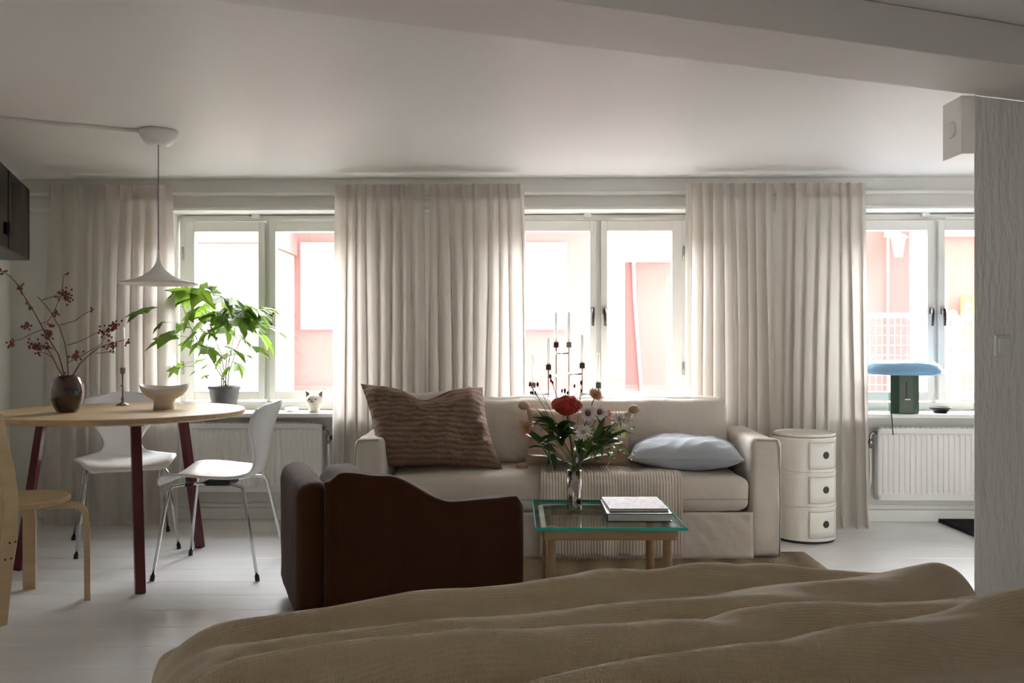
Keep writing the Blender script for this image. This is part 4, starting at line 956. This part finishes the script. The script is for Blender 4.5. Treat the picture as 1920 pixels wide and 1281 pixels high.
build('round_knob', MB().lathe([(.030, 0), (.030, .004), (.022, .009), (.0005, .011)], 24, cap=True, fn=lambda v: Vector((-.0565 - v.z, .07 + v.x, .10 + v.y))), 'white', t, smooth=True)

# ================================================================== BED
BC = Vector((-.60, 1.66, 0))
t = thing('bed', 'wide bed across the foreground under a khaki duvet', 'bed', BC, A20)
BWID = 1.72
build('bed_base', MB().box(.06, BWID - .06, -2.0, -.07, .06, .28), 'oakdark', t)
for a in (.12, BWID - .12):
    for b_ in (-1.9, -.15): build('leg', MB().box(a - .03, a + .03, b_ - .03, b_ + .03, 0, .06), 'oakdark', t)
build('mattress', MB().cushion((BWID / 2, -1.035, .365), (BWID - .14, 1.90, .17), .05, 8), 'paper', t, smooth=True)
ZT = .572
def fold(a, k): 
    s = abs(math.sin(a)); return (1 - s) ** k
def duv(u, v):
    su = lerp(-.34, BWID + .34, u); sv = lerp(-2.05, .36, v); r_ = .14
    def wrap(s, lo, hi):
        if s < lo: e = lo - s; q = min(e / r_, PI / 2); return lo - r_ * math.sin(q), r_ * (1 - math.cos(q)) + max(0, e - r_ * PI / 2)
        if s > hi: e = s - hi; q = min(e / r_, PI / 2); return hi + r_ * math.sin(q), r_ * (1 - math.cos(q)) + max(0, e - r_ * PI / 2)
        return s, 0
    x, dx = wrap(su, .08, BWID - .10); y, dy_ = wrap(sv, -2.05, -.10)
    z = ZT - max(dx, dy_) - .25 * min(dx, dy_)
    k = max(0, 1 - max(dx, dy_) / .25)
    def crest(per, skew, seed, wob, k_):
        w_ = sv + wob * noise.noise(Vector((su * 1.0, sv * .7, seed))) + .03 * noise.noise(Vector((su * 3.1, sv * 1.4, seed + 5))) + skew * su
        c_ = w_ / per; i_ = math.floor(c_); fr_ = c_ - i_                       # asymmetric ridge: gentle far side, steep near side
        g_ = fr_ / .42 * .5 if fr_ < .42 else .5 + (fr_ - .42) / .58 * .5
        h_ = (.5 - .5 * math.cos(2 * PI * g_)) ** 1.25
        return h_ * max(0, .55 + 1.0 * noise.noise(Vector((su * .9 + i_ * 7.3, i_ * 3.1, seed))))
    f = .074 * crest(.175, -.07, 3, .07, 1) + .034 * crest(.112, .05, 17, .09, 1)
    f += .016 * crest(.061, .02, 29, .05, 1)
    f += .010 * noise.noise(Vector((su * 1.3, sv * 1.9, 4))) + .006 * noise.noise(Vector((su * 3, sv * 18, 4)))
    z += (f - .034) * (.35 + .65 * k)
    z -= .030 * max(0, min(1, (su - .40) / .5)) + .018 * max(0, min(1, (su - 1.15) / .4))
    if su > BWID - .45 and -.75 < sv: z += .012 * math.exp(-((sv + .45) / .16) ** 2) * min(1, (su - BWID + .45) / .3)
    side_ = .02 * noise.noise(Vector((su * 3, sv * 3, 30))) * (1 - k)
    return Vector((x + side_, y + side_, max(z, .06)))
mb = MB().grid(duv, 190, 300)
mb.uv = {i: (c[0] * 2.46 * 3, c[1] * 2.41 * 3) for i, c in mb.uv.items()}
o = build('duvet', mb, 'duvet', loc=BC, rotz=A20, smooth=True, solid=.012); finish(o, 'rumpled khaki muslin duvet spread across the foreground', 'duvet')

# the window wall is turned 1.2 degrees: its right end stands nearer
bpy.context.view_layer.update()
RW = Matrix.Translation((0, D, 0)) @ Matrix.Rotation(R(-1.0), 4, 'Z') @ Matrix.Translation((0, -D, 0))
for o in WALLGROUP:
    m = RW @ o.matrix_basis; o.matrix_basis = m
# sky portals in the three window openings (guide the daylight sampling)
for cx in WIN:
    ld = bpy.data.lights.new('window_portal', 'AREA'); ld.shape = 'RECTANGLE'; ld.size = 1.1; ld.size_y = 1.2; ld.cycles.is_portal = True
    lo = bpy.data.objects.new('window_portal', ld); col.objects.link(lo); lo.matrix_world = RW @ (Matrix.Translation((cx, WFY + .16, 1.27)) @ Matrix.Rotation(R(-90), 4, 'X'))

ld = bpy.data.lights.new('window_portal', 'AREA'); ld.shape = 'RECTANGLE'; ld.size = .38; ld.size_y = .65; ld.cycles.is_portal = True  # sampling portal for the added side window
lo = bpy.data.objects.new('window_portal', ld); col.objects.link(lo); lo.matrix_world = Matrix.Translation((wc.x + nl.x * .6, wc.y + nl.y * .6, (NZ0 + NZ1) / 2)) @ Matrix.Rotation(math.atan2(dl.y, dl.x), 4, 'Z') @ Matrix.Rotation(R(90), 4, 'X')
